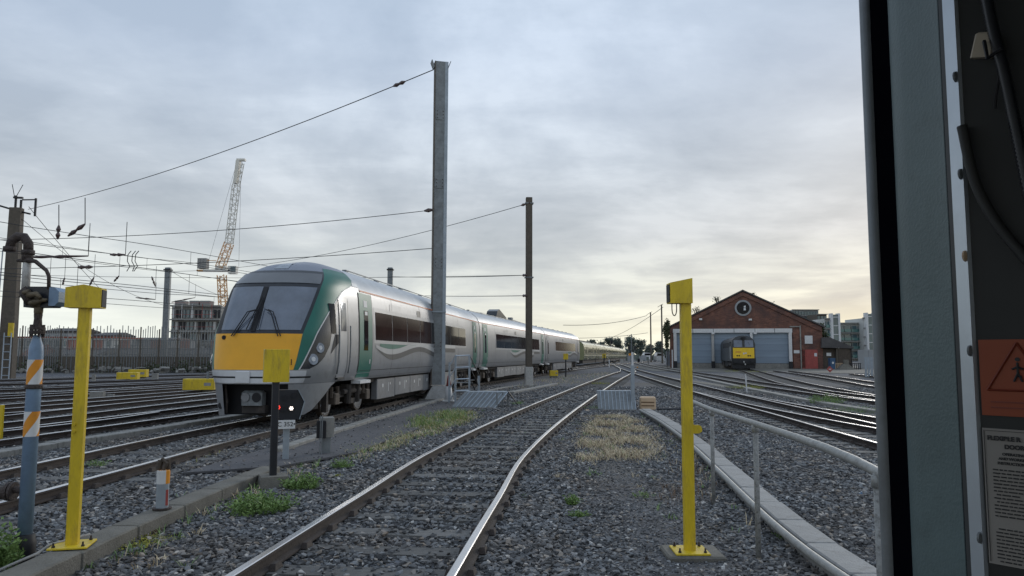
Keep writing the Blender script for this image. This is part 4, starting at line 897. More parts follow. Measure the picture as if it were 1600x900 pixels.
# far olive-green train: seven carriages
PB = spline(B_, 1.0); acc = [0]
for i in range(1, len(PB)): acc.append(acc[-1]+(PB[i]-PB[i-1]).length)
def ptB(s): i = max(0, min(len(PB)-2, int(np.searchsorted(acc, s))-1)); return PB[i].lerp(PB[i+1], (s-acc[i])/(acc[i+1]-acc[i]))
s0 = acc[min(range(len(PB)), key=lambda i: abs(PB[i].y-112))]
proto = None
labs = ['nearest olive-green carriage behind the silver train', 'second olive-green carriage from the silver train', 'third olive-green carriage from the silver train', 'fourth olive-green carriage from the silver train', 'fifth olive-green carriage of the distant train', 'sixth olive-green carriage of the distant train', 'farthest olive-green carriage, under the trees']
for j in range(7):
    a = ptB(s0+j*20.4+.3); b = ptB(s0+(j+1)*20.4-.3)
    if proto is None:
        r = thing('commuter_carriage', labs[0], 'train carriage', a, -math.atan2(b.x-a.x, b.y-a.y), 'carriages of the distant olive-green train')
        pr = [(1.25, .9), (1.4, 1.2), (1.42, 1.9), (1.38, 2.9), (1.28, 3.3), (1.0, 3.6), (.5, 3.78), (0, 3.82)]
        q = MB(); full = pr+[(-x, z) for x, z in reversed(pr[:-1])]; ln = 19.8; q.grid([[Vector((x, u, z)) for x, z in full] for u in np.linspace(0, ln, 5)], flip=True)
        q.add([(x, 0, z) for x, z in full], [tuple(range(len(full)))]); q.add([(x, ln, z) for x, z in full], [tuple(range(len(full)))]); q.obj('body', 'greenfar', r, smooth=False)
        for s in (-1, 1):
            q = MB(); q.box((s*1.43, ln/2, 1.62), (.03, ln, .16)); q.obj('stripe', 'creamfar', r)
            for k in range(9): q = MB(); q.box((s*1.41, 1.4+k*2.12, 2.3), (.04, 1.45, .75)); q.obj('window', 'glass', r)
            for k in (4.3, 14.3): q = MB(); q.box((s*1.42, k, 1.95), (.04, 1.2, 1.9)); q.obj('door', 'greenfar', r)
        q = MB(); q.box((0, ln/2, 3.86), (1.0, ln*.8, .18)); q.obj('roof_gear', 'locogrey', r)
        q = MB(); q.box((0, ln/2, .62), (2.3, ln-.6, .55)); q.obj('underframe', 'under', r)
        proto = r
    else: copy_thing(proto, a, -math.atan2(b.x-a.x, b.y-a.y), labs[j])

# ------------------------------------------------------------------ locomotive
r = thing('locomotive', 'dark grey diesel locomotive with bright yellow front panel before the brick shed', 'locomotive', (26.85, 86, 0), -math.atan2(4.2, 20))
hw = 1.32; Lc = 20
pr = [(hw, .95), (hw, 3.0), (1.2, 3.45), (.85, 3.78), (.4, 3.93), (0, 3.97)]; full = pr+[(-x, z) for x, z in reversed(pr[:-1])]
rows = []
for u, zc in ((0.0, 2.45), (.35, 3.97), (Lc, 3.97)):
    rows.append([Vector((x, u if z > 2.4 or u > .3 else 0, min(z, zc))) for x, z in full])
q = MB(); q.grid([[Vector((x, .12+(.30 if z > 2.5 else 0)*(z-2.5)/1.4, z)) for x, z in full], [Vector((x, .9, z)) for x, z in full], [Vector((x, Lc, z)) for x, z in full]], flip=True)
q.add([(x, .12+(.30 if z > 2.5 else 0)*(z-2.5)/1.4, z) for x, z in full], [tuple(range(len(full)))]); q.obj('body', 'locogrey', r)
q = MB(); q.box((0, .06, 1.92), (2.36, .14, 1.22)); yp = q.obj('front_panel', 'tyellowl', r)
for x in (-.72, -.5, .5, .72): q = MB(); q.disc((x, -.01, 1.62), (0, -1, 0), .085, .02, 12); q.obj('marker_lamp', 'rubber', yp)
q = MB(); q.box((-.62, -.015, 2.05), (.6, .01, .10)); q.obj('number_print', 'redline', yp)
q = MB(); q.disc((.02, -.01, 1.88), (0, -1, 0), .11, .02, 12); q.disc((.25, -.01, 1.92), (0, -1, 0), .09, .02, 12); q.obj('headlight', 'white', yp)
for x in (-.6, .62): q = MB(); q.prism([(x-.48, 0, 2.62), (x+.48, 0, 2.62), (x+.46, .19, 3.42), (x-.46, .19, 3.42)], (0, .09, 0), (0, .02, 0)); q.obj('windscreen', 'wind', r)
q = MB(); q.tube([(.8, .12, 2.6), (.55, .2, 3.2)], .015, 4); q.obj('wiper', 'rubber', r)
q = MB(); q.box((0, .05, 3.72), (.5, .5, .12)); q.disc((0, .0, 3.62), (0, -1, 0), .09, .2, 12); q.obj('top_lamp', 'darkmetal', r)
q = MB(); q.box((0, .1, 1.02), (2.65, .35, .62)); q.box((0, .25, .42), (2.5, .3, .55), taper=1.05); q.obj('buffer_beam', 'darkmetal', r)
q = MB(); q.tube([(0, .0, .95), (0, -.3, .85)], .08, 8); q.tube([(.12, -.1, .7), (.15, -.2, .55)], .07, 6); q.obj('coupling_hook', 'whited', r)
for x in (-.95, .95): q = MB(); q.tube([(x, .1, 1.05), (x, -.35, 1.05)], .1, 8); q.disc((x, -.35, 1.05), (0, -1, 0), .24, .05, 16); q.obj('buffer', 'darkmetal', r)
for s in (-1, 1):
    q = MB(); q.box((s*hw, 1.5, 2.4), (.05, .55, 1.7)); dd = q.obj('cab_door', 'darkmetal', r); q = MB(); q.box((s*(hw+.02), 2.6, 2.9), (.05, .6, .7)); q.obj('side_window', 'glass', r)
    q = MB(); q.box((s*(hw+.02), 9, 2.9), (.05, 9, .6)); q.obj('grille', 'darkmetal', r)
    for uu in (1.1, 1.9): q = MB(); q.tube([(s*(hw+.05), uu, 1.2), (s*(hw+.05), uu, 2.7)], .02, 4); q.obj('handrail', 'white', r)
for uc in (4.2, 15.8):
    q = MB()
    for s in (-1, 1): q.box((s*1.15, uc, .62), (.18, 4.4, .35)); 
    q.obj('bogie', 'under', r)
    for k in (-1.7, 0, 1.7):
        q = MB()
        for s in (-1, 1): q.tube([(s*.75, uc+k, .5), (s*.9, uc+k, .5)], .5, 16)
        q.obj('wheelset', 'brown', r)
q = MB(); q.box((0, 10, .62), (2.4, 5, .7)); q.obj('fuel_tank', 'darkmetal', r)

# ------------------------------------------------------------------ brick engine shed
def brick_mat():
    m = mat('shed_brick', (.165, .072, .052), .9, 0, .25, .7, 0); n = m.node_tree.nodes; l = m.node_tree.links; b = n['Principled BSDF']; src = b.inputs['Base Color'].links[0].from_socket
    c = n.new('ShaderNodeTexCoord'); s = n.new('ShaderNodeSeparateXYZ'); l.new(c.outputs['Object'], s.inputs[0]); cm = n.new('ShaderNodeCombineXYZ'); ad = n.new('ShaderNodeMath'); ad.operation = 'ADD'
    l.new(s.outputs[0], ad.inputs[0]); l.new(s.outputs[1], ad.inputs[1]); l.new(ad.outputs[0], cm.inputs[0]); l.new(s.outputs[2], cm.inputs[1])
    bt = n.new('ShaderNodeTexBrick'); bt.inputs['Scale'].default_value = 1; bt.inputs['Brick Width'].default_value = .45; bt.inputs['Row Height'].default_value = .15; bt.inputs['Mortar Size'].default_value = .018
    bt.inputs['Color1'].default_value = (.75, .7, .7, 1); bt.inputs['Color2'].default_value = (1.35, 1.3, 1.2, 1); bt.inputs['Mortar'].default_value = (.9, 1.3, 1.4, 1); l.new(cm.outputs[0], bt.inputs['Vector'])
    mx_ = n.new('ShaderNodeMix'); mx_.data_type = 'RGBA'; mx_.blend_type = 'MULTIPLY'; mx_.inputs[0].default_value = 1; l.new(src, mx_.inputs[6]); l.new(bt.outputs['Color'], mx_.inputs[7])
    n2 = n.new('ShaderNodeTexNoise'); n2.inputs['Scale'].default_value = .45; n2.inputs['Detail'].default_value = 8; n2.inputs['Roughness'].default_value = .7; l.new(c.outputs['Object'], n2.inputs['Vector'])
    r2 = n.new('ShaderNodeValToRGB'); r2.color_ramp.elements[0].position = .44; r2.color_ramp.elements[1].position = .64; r2.color_ramp.elements[1].color = (.9, .9, .9, 1); l.new(n2.outputs[0], r2.inputs[0])
    m3 = n.new('ShaderNodeMix'); m3.data_type = 'RGBA'; l.new(r2.outputs[0], m3.inputs[0]); l.new(mx_.outputs[2], m3.inputs[6]); m3.inputs[7].default_value = (.085, .05, .045, 1)
    l.new(m3.outputs[2], b.inputs['Base Color']); return m
MT['brick'] = brick_mat()
SH = thing('engine_shed', 'red brick gabled engine shed with three blue-grey roller shutters and a round window', 'shed', (22.5, 105.6, GZ), math.radians(-12))
Wd = 20.4; Ev = 5.75; Ap = 10.75; ApX = 10.1; op = (.75, 16.2); oz = 5.0; k = 1
def wallpoly(poly, y, th, m, name, parent): q = MB(); q.prism([(x, y, z) for x, z in poly], (0, 0, 0), (0, th, 0)); return q.obj(name, m, parent)
w_ = wallpoly([(0, oz+.55), (Wd, oz+.55), (Wd, Ev), (ApX, Ap), (0, Ev)], 0, .5, 'brick', 'gable_wall', SH)
wallpoly([(0, 0), (op[0], 0), (op[0], oz+.55), (0, oz+.55)], .004, .5, 'brick', 'brick_pier', SH)
wallpoly([(op[1], 0), (Wd, 0), (Wd, oz+.55), (op[1], oz+.55)], .004, .5, 'brick', 'brick_pier', SH)
wallpoly([(op[1]+.4, .1), (op[1]+1.9, .1), (op[1]+1.9, oz+.5), (op[1]+.4, oz+.5)], -.12, .13, 'brick', 'brick_pier', SH)
q = MB(); q.box((.25, 20, Ev/2), (.5, 39.4, Ev)); q.box((Wd-.25, 20, Ev/2), (.5, 39.4, Ev)); q.obj('side_wall', 'brick', SH); q = MB(); q.box((Wd/2, 1.2, oz/2+.3), (Wd-1.2, .1, oz+.6)); q.obj('dark_interior', 'rubber', SH)  # black sheet added behind the shutters, standing in for the unlit interior
# roof with coping following the gable
for (xa, za, xb, zb) in ((-.35, Ev-.12, ApX, Ap+.06), (Wd+.35, Ev-.12, ApX, Ap+.06)):
    q = MB(); q.prism([(xa, -.18, za+.02), (xb, -.18, zb+.02), (xb, -.18, zb+.22), (xa, -.18, za+.22)], (0, 0, 0), (0, 40, 0)); q.obj('roof_slope', 'slate', SH)
# corbelled brick verge
for (xa, za, xb, zb) in ((0.1, Ev-.3, ApX, Ap-.25), (Wd-.1, Ev-.3, ApX, Ap-.25)):
    q = MB(); q.prism([(xa, 0, za-.35), (xb, 0, zb-.35), (xb, 0, zb+.15), (xa, 0, za+.15)], (0, -.14, 0), (0, .14, 0)); q.obj('verge', 'slate' if 0 else 'brick', SH)
q = MB(); q.box(((op[0]+op[1])/2, -.04, oz+.27), (op[1]-op[0]+.6, .36, .56)); q.obj('lintel', 'white', SH)
q = MB()
for x in (3.2, 6, 8.8, 11.6, 14.2): q.box((x, -.225, oz+.27), (.08, .02, .56))
q.obj('lintel_joint', 'galv_d', SH)
cols = (op[0]-.02, 5.9, 11.1, op[1]+.02)
for i, x in enumerate(cols): q = MB(); q.box((x, -.06, oz/2+.5), (.34 if 0 < i < 3 else .42, .3, oz-1)); q.obj('door_post', 'whited' if i in (1,) else 'white', SH); q = MB(); q.box((x, -.08, .5), (.46, .4, 1)); q.obj('post_foot', 'darkmetal', SH)
for a, b in zip(cols[:-1], cols[1:]):
    n_ = 5
    for j in range(n_): q = MB(); q.box(((a+b)/2, .25+.0*j, .75+(oz-.75)*(j+.5)/n_), (b-a-.3, .06, (oz-.75)/n_-.02)); q.obj('shutter_panel', 'shutter', SH)
    q = MB(); q.box(((a+b)/2, .24, .36), (b-a-.3, .1, .72)); q.obj('shutter_base', 'concrete', SH)
q = MB(); q.tube([(10.1, -.1, 8.45), (10.1, .02, 8.45)], 1.12, 32); q.obj('window_surround', 'greyblock', SH)
q = MB(); q.tube([(10.1, -.13, 8.45), (10.1, -.05, 8.45)], .86, 28); rw = q.obj('round_window', 'glass', SH)
q = MB(); q.box((10.1, -.15, 8.45), (.07, .03, 1.6)); q.box((10.1, -.15, 8.45), (1.6, .03, .07)); q.obj('glazing_bar', 'darkmetal', rw); q = MB(); q.prism([(10.15, -.16, 8.1), (10.45, -.16, 8.1), (10.45, -.16, 8.8), (10.2, -.16, 8.7)], (0, 0, 0), (0, .01, 0)); q.obj('broken_pane', 'white', rw)
q = MB(); q.box((op[1]+1.35, -.16, 3), (.16, .16, 5.9)); q.box((op[1]+.7, -.16, 5.8), (1.4, .12, .16)); q.obj('drain_pipe', 'concrete', SH)
q = MB(); q.bbox((18.35, -.06, 4.55-.55), (1.55, .06, 1.1), .02); q.obj('notice_board', 'white', SH)
q = MB(); q.box((17.0, -.16, 2.35), (.75, .05, .42)); q.obj('small_sign', 'white', SH)
q = MB(); q.box((18.55, -.07, 1.35), (2.3, .1, 2.6)); rd = q.obj('red_door', 'red', SH)
for x in (17.6, 18.3, 19.0): q = MB(); q.box((x, -.13, 1.35), (.05, .02, 2.5)); q.obj('door_batten', 'red', rd)
q = MB(); q.box((19.45, -.13, 1.95), (.35, .02, .45)); q.obj('sign', 'white', rd)
for x, z in ((4.3, 6.9), (11.0, 6.8), (5.95, oz-.1), (11.6, oz-.1)): q = MB(); q.box((x, -.3, z), (.4, .3, .25)); q.obj('floodlight', 'white', SH)
q = MB(); q.tube([(.3, -.3, 0), (.3, -.3, 2.6)], .09, 6); q.obj('white_post', 'white', SH)
# outbuilding with slate lean-to roof
b = Vector((42.4, 101.0, GZ)); r = thing('outbuilding', 'low brown outbuilding with slate lean-to roof at the right end of the brick shed', 'building', b, math.radians(-12))
q = MB(); q.box((2.6, 3, 1.5), (2.0, 6, 3.0)); q.obj('wall', 'mastbrown', r); q = MB(); q.box((.9, 2.5, 1.4), (1.9, 4, 2.8)); q.obj('wall', 'brown', r)
q = MB(); q.prism([(-.3, 0, 2.9), (-.2, 0, 4.3), (.8, 0, 4.3), (3.8, 0, 3.0), (3.8, 0, 2.8)], (0, -.3, 0), (0, 7, 0)); q.obj('roof', 'slate', r)
q = MB(); q.box((2.7, -.06, 1.35), (1.6, .08, 2.3)); q.obj('door', 'brown', r); q = MB(); q.box((.75, .42, 2.0), (.6, .05, .45)); q.obj('sign', 'white', r)
q = MB(); q.box((3.5, -.1, 1.4), (.12, .12, 2.8)); q.obj('down_pipe', 'darkmetal', r)
q = MB(); q.box((1.9, -.1, 2.86), (.1, .5, .1)); q.box((2.7, -.12, 2.95), (2.2, .1, .12)); q.obj('gutter', 'concrete_l', r)
r = thing('wheelie_bin', 'dark blue wheelie bin in front of the low outbuilding', 'bin', Vector((at(1300, 575, 97).x, 97, GZ))); q = MB(); q.box((0, 0, .75), (.62, .6, 1.3), taper=1.1); q.obj('body', 'darkblue', r); q = MB(); q.box((0, 0, 1.45), (.72, .72, .12)); q.obj('lid', 'darkblue', r); q = MB(); q.box((0, -.345, .9), (.25, .02, .25)); q.obj('sticker', 'white', r)
r = thing('stop_marker', 'red diamond marker on the edge of the concrete yard', 'marker', G(1297, 583)); q = MB(); kk = G(1297, 583).y/F; q.prism([(0, 0, 1*kk), (5*kk, 0, 6*kk), (0, 0, 11*kk), (-5*kk, 0, 6*kk)], (0, 0, 0), (0, .05, 0)); q.obj('diamond', 'red', r); q = MB(); q.box((0, .06, 2*kk), (.05, .05, 4*kk)); q.obj('stake', 'white', r); q = MB(); q.box((0, -.01, 6*kk), (.25, .02, .08)); q.obj('stripe', 'white', r)
# picket barriers
for px, lab, m, w in ((1313, 'cream picket barrier right of the blue bin', 'beige', 1.3), (1335, 'dark picket barrier with white gaps before the pale wall', 'darkmetal', 1.7)):
    b = Vector((at(px, 576, 97.5).x, 97.5, GZ)); r = thing('barrier', lab, 'barrier', b, -.2)
    for j in range(7): q = MB(); q.box((-w/2+w*(j+.5)/7, 0, .45), (w/16, .05, .85)); q.obj('picket', m, r)
    for z in (.15, .8): q = MB(); q.box((0, .04, z), (w, .05, .08)); q.obj('rail', m, r)
b = Vector((at(1321, 578, 97).x, 97, GZ)); q = MB(); q.box((0, 0, .3), (2.6, 1.3, .9), taper=.25); q.box((.1, 0, .9), (.6, .4, .8)); tag(q.obj('rubble_heap', 'concrete_d', None, b), 'grey heap with a grey cabinet between the two picket barriers', 'heap')
b = Vector((54, 106, GZ)); r = thing('pale_wall', 'pale grey block wall below the glass-fronted flats', 'wall', b, -.2)
for j in range(6): q = MB(); q.box((-3.6+j*1.44, 0, 1.35), (1.41, .25, 2.7)); q.obj('panel', 'greyblock', r)
b = G(1366, 590); r = thing('grey_fence', 'pale grey palisade fence end by the doorway edge', 'fence', b, math.radians(-25))
for j in range(9): q = MB(); q.box((-.6+j*.22, 0, .85), (.17, .04, 1.7)); q.obj('pale', 'galv', r)

# ------------------------------------------------------------------ flats beyond the shed
def flats(label, px0, px1, top, dep, floors, bays, m='render', stairs=(), name='apartment_block', balc=True, fl=3.0, depth=14, struct=False):
    a = at(px0, top, dep); b = at(px1, top, dep); w = b.x-a.x; h = a.z-GZ; r = thing(name, label, 'building', (a.x, dep, GZ))
    q = MB(); q.box((w/2, depth/2+.4, h/2), (w, depth, h)); q.obj('wall', m, r)
    fh = fl
    for f in range(floors):
        z0_ = h-.5-(f+1)*fh
        if z0_ < -1: break
        for j in range(bays):
            x = w*(j+.5)/bays; cw = w/bays
            if any(s0_ <= (x/w) <= s1_ for s0_, s1_ in stairs): continue
            if struct:
                q = MB(); q.box((x, .25, z0_+fh*.5), (cw*(.45+.2*((j*7+f*3)%3)/2), .4, fh*.66)); q.obj('opening', ('render', 'bglass', 'darkmetal', 'bglass', 'darkmetal')[(j*2+f*3) % 5], r)
            else:
                q = MB(); q.box((x, .2, z0_+fh*.52), (cw*.8, .5, fh*.66)); q.obj('window', 'bglass', r)
                if balc: q = MB(); q.box((x, -.6, z0_+fh*.30), (cw*.9, .06, fh*.34)); q.obj('balcony_glass', 'glassgreen', r)
        q = MB(); q.box((w/2, -.35, z0_+.02), (w+.2, 1.3, .28)); q.obj('floor_slab', 'concrete_l' if struct else 'concrete_l', r)
    q = MB(); q.box((w/2, -.1, h+.02), (w+.4, 1.2, .4)); q.obj('parapet', 'concrete', r)
    for s0_, s1_ in stairs:
        q = MB(); q.box((w*(s0_+s1_)/2, -.5, h/2+.7), (w*(s1_-s0_), 1.8, h+1.4)); st = q.obj('stair_tower', 'bglass', r)
        q = MB()
        for x in (s0_, s1_): q.box((w*x, -.6, h/2+.9), (.7, 2.1, h+1.8))
        for f in range(floors+1): q.box((w*(s0_+s1_)/2, -1.42, h+.5-f*fh), (w*(s1_-s0_), .1, .25))
        q.obj('frame', 'white', st)
    return r
MT['glassgreen'] = mat('balcony_glass', (.10, .20, .19), .15, 0, .2, .3)
flats('glass-fronted flats with green balconies, nearest the doorway edge', 1307, 1350, 505, 262, 6, 4)
flats('white stair block with tall glazing at the right end of the flats', 1349, 1366, 497, 258, 6, 2, stairs=((.15, .85),))
flats('white stair block with tall glazing behind the low outbuilding', 1289, 1309, 498, 258, 6, 2, stairs=((.4, .95),))
flats('left wing of the flats half hidden by the ivy on the shed corner', 1262, 1290, 505, 264, 6, 3)
flats('distant grey tower block seen over the shed roof', 1238, 1279, 484, 420, 6, 9, m='greyblock', balc=False)
flats('low brown rooftop block beside the distant tower', 1277, 1292, 491, 400, 3, 3, m='mastbrown', balc=False)
# ------------------------------------------------------------------ building site and crane on the left
r = flats('unfinished concrete building with open floors and red scaffolding behind the fence', 268, 345, 478, 204, 7, 13, m='concrete_l', struct=True, name='unfinished_building', fl=3.3)
q = MB(); h_ = at(268, 478, 204).z-GZ
for x0_ in (1.5, 5.5, 8.5): q.box((x0_, 3, h_+.8), (2.6, 3, 1.6))
q.obj('formwork', 'concrete_l', r)
for z in (h_-.2, h_-3.4, h_-6.8):
    q = MB(); q.box((6.5, -1.1, z+1.0), (12, .06, .08)); q.obj('edge_rail', 'red', r)
for x in (1.2, 3.4, 6.2, 9, 11.6): q = MB(); q.box((x, -1.1, h_-1.5), (.12, .1, 4)); q.obj('scaffold_post', 'white' if x < 9 else 'red', r)
CD = 208.
def wp(px, py, dy=0): v = at(px, py, CD); return Vector((v.x, CD+dy, v.z))
base = wp(353, 560); r = thing('tower_crane', 'pale orange luffing tower crane rising behind the unfinished building', 'crane', (base.x, CD, GZ))
def truss(a, b, w, n, m, name, th=.09):
    a = a-Vector((base.x, CD, GZ)); b = b-Vector((base.x, CD, GZ)); t = (b-a).normalized(); sx = Vector((1, 0, 0)) if abs(t.x) < .7 else Vector((0, 0, 1)); sx = (sx-t*sx.dot(t)).normalized(); sy = t.cross(sx); q = MB(); ch = [sx*w/2+sy*w/2, -sx*w/2+sy*w/2, -sx*w/2-sy*w/2, sx*w/2-sy*w/2]
    for c in ch: q.tube([a+c, b+c], th, 4)
    for i in range(n):
        p0, p1 = a.lerp(b, i/n), a.lerp(b, (i+1)/n)
        for j in range(4):
            c0, c1 = ch[j], ch[(j+1) % 4]; q.tube([p0+c0, p1+c1] if i % 2 else [p0+c1, p1+c0], th*.6, 4); q.tube([p0+c0, p0+c1], th*.55, 4)
    q.obj(name, m, r)
truss(Vector((base.x, CD, GZ)), wp(346.5, 430), 1.9, 16, 'cranepaint', 'tower', .14)
truss(wp(344, 418), wp(358, 380), 2.0, 6, 'cranepaint', 'jib', .12)
truss(wp(358, 380), wp(369, 290), 1.7, 12, 'cranewhite', 'jib', .11)
truss(wp(369, 290), wp(376, 254), 1.5, 5, 'cranewhite', 'jib', .10)
B0 = Vector((base.x, CD, GZ))
q = MB()
q.prism([wp(366, 287)-B0, wp(371, 287)-B0, wp(376, 251)-B0, wp(370.5, 251)-B0], (0, -1, 0), (0, 1.6, 0)); q.obj('jib_sheeting', 'cranewhite', r)
q = MB(); q.box(wp(377, 250)-B0, (2.4, 1.2, .6)); q.obj('jib_head', 'cranewhite', r)
q = MB(); q.box(wp(340, 423)-B0, (7.6, 1.8, .5)); q.box(wp(346, 420)-B0, (2.8, 2, 1.6)); q.obj('slewing_deck', 'cranewhite', r)
for i in range(3): q = MB(); q.box(wp(313+i*4.6, 412)-B0, (.78, 2.2, 2.9)); q.obj('counterweight', 'concrete_l', r)
q = MB(); q.box(wp(321, 423)-B0, (4.4, 1.6, .45)); q.tube([wp(320, 407)-B0, wp(338, 407)-B0], .1, 4); q.obj('counter_deck', 'cranepaint', r)
q = MB(); q.box(wp(364, 422)-B0, (2.2, 1.8, 2.2)); cb = q.obj('cab', 'cranewhite', r); q = MB(); q.box(wp(366, 421)-B0+Vector((0, -.95, 0)), (1.5, .1, 1.5)); q.obj('window', 'bglass', cb)
q = MB(); q.tube([wp(377, 252)-B0, wp(373, 420)-B0], .035, 4); q.tube([wp(370, 254)-B0, wp(326, 408)-B0], .035, 4); q.obj('hoist_rope', 'wire', r)
# ------------------------------------------------------------------ security fence on the left
FP = spline([(-70, 64), (-42.4, 70.2), (-29.7, 72.5), (-16, 79), (-6, 92)], .5)
r = thing('security_fence', 'tall grey steel-pale security fence on a dark retaining wall across the left', 'fence', (FP[0].x, FP[0].y, GZ)); o = FP[0]
q = MB(); mesh_p = MB(); wl_ = MB(); acc2 = 0; nx_ = 0; npale = 0; st = MB()
for i in range(len(FP)-1):
    a, b = FP[i]-o, FP[i+1]-o; d = (b-a); ang = math.atan2(-d.x, d.y); c = (a+b)/2
    wl_.box((c.x, c.y, .75), (.25, d.length+.02, 1.5), ang)
    for k in (0, .5):
        p = a.lerp(b, k); X_ = p.x+o.x
        if X_ < -62 or X_ > -26:
            st.box((p.x, p.y-.12, 2.2), (.05, .05, 4.3), ang); continue
        tl = 4.3+random.uniform(-.25, .2); big_ = (npale % 8 == 0)
        qq = MB(); qq.box((0, 0, tl/2), (.11 if big_ else .055, .05, tl)); link_o = qq.obj('pale', 'galv_d' if not big_ else 'mastbrown', r, (p.x, p.y-.14, 0)); npale += 1
wl_.obj('retaining_wall', 'mastbrown', r); st.obj('pales', 'galv_d', r, kind='stuff')
# dense fine mesh of the lower fence: many thin vertical wires and rails
fm = MB()
for i in range(len(FP)-1):
    a, b = FP[i]-o, FP[i+1]-o
    for k in np.arange(0, 1, .2):
        p = a.lerp(b, k); fm.box((p.x, p.y-.05, 2.3), (.055, .02, 1.7), 0)
for z in (1.55, 2.3, 3.1):
    fm.tube([(p.x-o.x, p.y-o.y-.08, z) for p in FP[::6]], .035, 4)
fm.obj('fence_mesh', 'pipe', r, kind='stuff')
# scrub and junk strip at fence foot
def clump_leaves(mb, c, r3, n, size, rs):
    for _ in range(n):
        u = rs.gauss(0, .42), rs.gauss(0, .42), rs.gauss(0, .42); p = Vector((c[0]+u[0]*r3[0], c[1]+u[1]*r3[1], c[2]+u[2]*r3[2])); a = Vector((rs.gauss(0, 1), rs.gauss(0, 1), rs.gauss(0, 1))).normalized(); b_ = a.cross(Vector((rs.gauss(0, 1), rs.gauss(0, 1), rs.gauss(0, 1)))).normalized(); s = size*rs.uniform(.6, 1.4)
        mb.add([p+a*s, p+b_*s*.6, p-a*s, p-b_*s*.6], [(0, 1, 2, 3)])
rs = random.Random(3); q = MB()
for _ in range(420):
    t_ = rs.uniform(0, 1); p = FP[int(t_*(len(FP)-2))]; q.box((p.x+rs.uniform(-1, 1), p.y-1.2-rs.uniform(0, 2.0), GZ+rs.uniform(0, .5)), (rs.uniform(.1, .7), rs.uniform(.05, .4), rs.uniform(.05, .35)), rs.uniform(0, 3), rx=rs.uniform(-.8, .8))
q.obj('scrap_litter', 'concrete', kind='stuff')
q = MB()
for _ in range(60):
    p = FP[int(rs.uniform(0, 1)*(len(FP)-2))]; clump_leaves(q, (p.x, p.y-1.0, .3), (1.2, .6, .8), 40, .12, rs)
q.obj('scrub', 'leaf', kind='stuff')
# ------------------------------------------------------------------ buildings behind the fence
def house(label, px0, px1, ytop, dep, m, roofm, rise, depth=10, wins=0, chim=0, name='house'):
    a = at(px0, ytop, dep); b = at(px1, ytop, dep); w = b.x-a.x; h = a.z-GZ; r = thing(name, label, 'building', (a.x, dep, GZ))
    q = MB(); q.box((w/2, depth/2, h/2), (w, depth, h)); q.obj('wall', m, r)
    q = MB()
    if rise > .3: q.prism([(0, -.3, h), (0, depth/2, h+rise), (0, depth+.3, h)], (-.2, 0, 0), (w+.4, 0, 0))
    else: q.box((w/2, depth/2, h+rise/2+.05), (w+.5, depth+.6, max(.2, rise)))
    q.obj('roof', roofm, r)
    for j in range(wins): q = MB(); q.box((w*(j+.5)/wins, -.03, h-1.1), (w/wins*.4, .1, 1.1)); q.obj('window', 'bglass', r)
    for j in range(chim): q = MB(); x = w*(j+.5)/chim; q.box((x, depth*.45, h+rise+.4), (1.1, .8, 1.6)); q.obj('chimney', 'brickred', r)
    return r
house('long white warehouse with rust-red eaves behind the fence', 17, 175, 528, 150, 'render', 'brickred', .25, 16, 14, 0, 'warehouse')
house('dark grey flat roof block above the white warehouse', 68, 107, 520, 172, 'greyblock', 'slate', .2, 10, 3)
house('grey roofed building above the warehouse behind the left yellow post', 70, 118, 517, 190, 'slate', 'slate', .9, 12, 0)
house('dark roof with low hump, seen right of the left yellow post', 146, 177, 524, 165, 'slate', 'slate', .8, 10, 0)
house('long grey roof stretching towards the unfinished building', 176, 268, 530, 160, 'greyblock', 'slate', .5, 12, 0)
house('white low block with dark windows beyond the fence', 182, 232, 541, 125, 'render', 'greyblock', .2, 10, 9)
house('grey slate terrace with red chimney behind the left yellow post', 66, 150, 554, 100, 'greyblock', 'slate', .9, 8, 0, 2)
house('grey slate terrace with two red chimneys near the grey mast', 150, 345, 553, 104, 'greyblock', 'slate', .9, 8, 0, 4)
house('red tiled gable at the left edge by the old mast', 24, 42, 562, 96, 'brickred', 'brickred', 2.0, 8, 0)
# ------------------------------------------------------------------ trees
def tree(label, px, top, dep, wpx, n, size, m='leafd', trunk=True, name='tree', seed=0, zc=.62, group=None):
    rs = random.Random(seed+int(px)); a = at(px, top, dep); h = a.z-GZ; w = wpx*dep/F; r = thing(name, label, 'tree', (a.x, dep, GZ), 0, group)
    q = MB(); q.tube([(0, 0, 0), (.05*w, 0, h*.35), (0, 0, h*.8)], [w*.04, w*.03, w*.01], 6)
    for _ in range(6): t_ = rs.uniform(.3, .6); q.tube([(0, 0, h*t_), (rs.uniform(-.35, .35)*w, rs.uniform(-.3, .3)*w, h*min(.95, t_+.3))], [w*.015, w*.004], 4)
    q.obj('trunk', 'bark', r); q = MB()
    for _ in range(26):
        an = rs.uniform(0, 6.28); rr_ = rs.uniform(0, .36)*w; zz = h*rs.uniform(zc-.3, .9); f = 1-abs(zz/h-zc)*1.2
        clump_leaves(q, (rr_*math.cos(an)*f, rr_*math.sin(an)*f, zz), (w*.19, w*.19, h*.11), n//26, size, rs)
    q.obj('crown', m, r); return r
for px, top, w, dep, lab in ((925, 530, 22, 330, 'low round tree above the start of the green train'), (952, 527, 24, 340, 'round tree above the middle of the green train'), (964, 525, 20, 350, 'taller round tree behind the green train'), (986, 524, 26, 330, 'broad round tree straight above the slim post'), (1000, 529, 22, 320, 'round tree at the end of the running lines'),
        (1014, 536, 20, 300, 'lower tree right of the thin brown pole'), (1030, 533, 18, 280, 'pale tree left of the brick shed'), (940, 534, 18, 360, 'faint tree low behind the green train'), (1041, 545, 14, 260, 'small tree hugging the shed corner')):
    tree(lab, px, top, dep, w, 2200, .32, 'leafd', group='trees beyond the end of the yard')
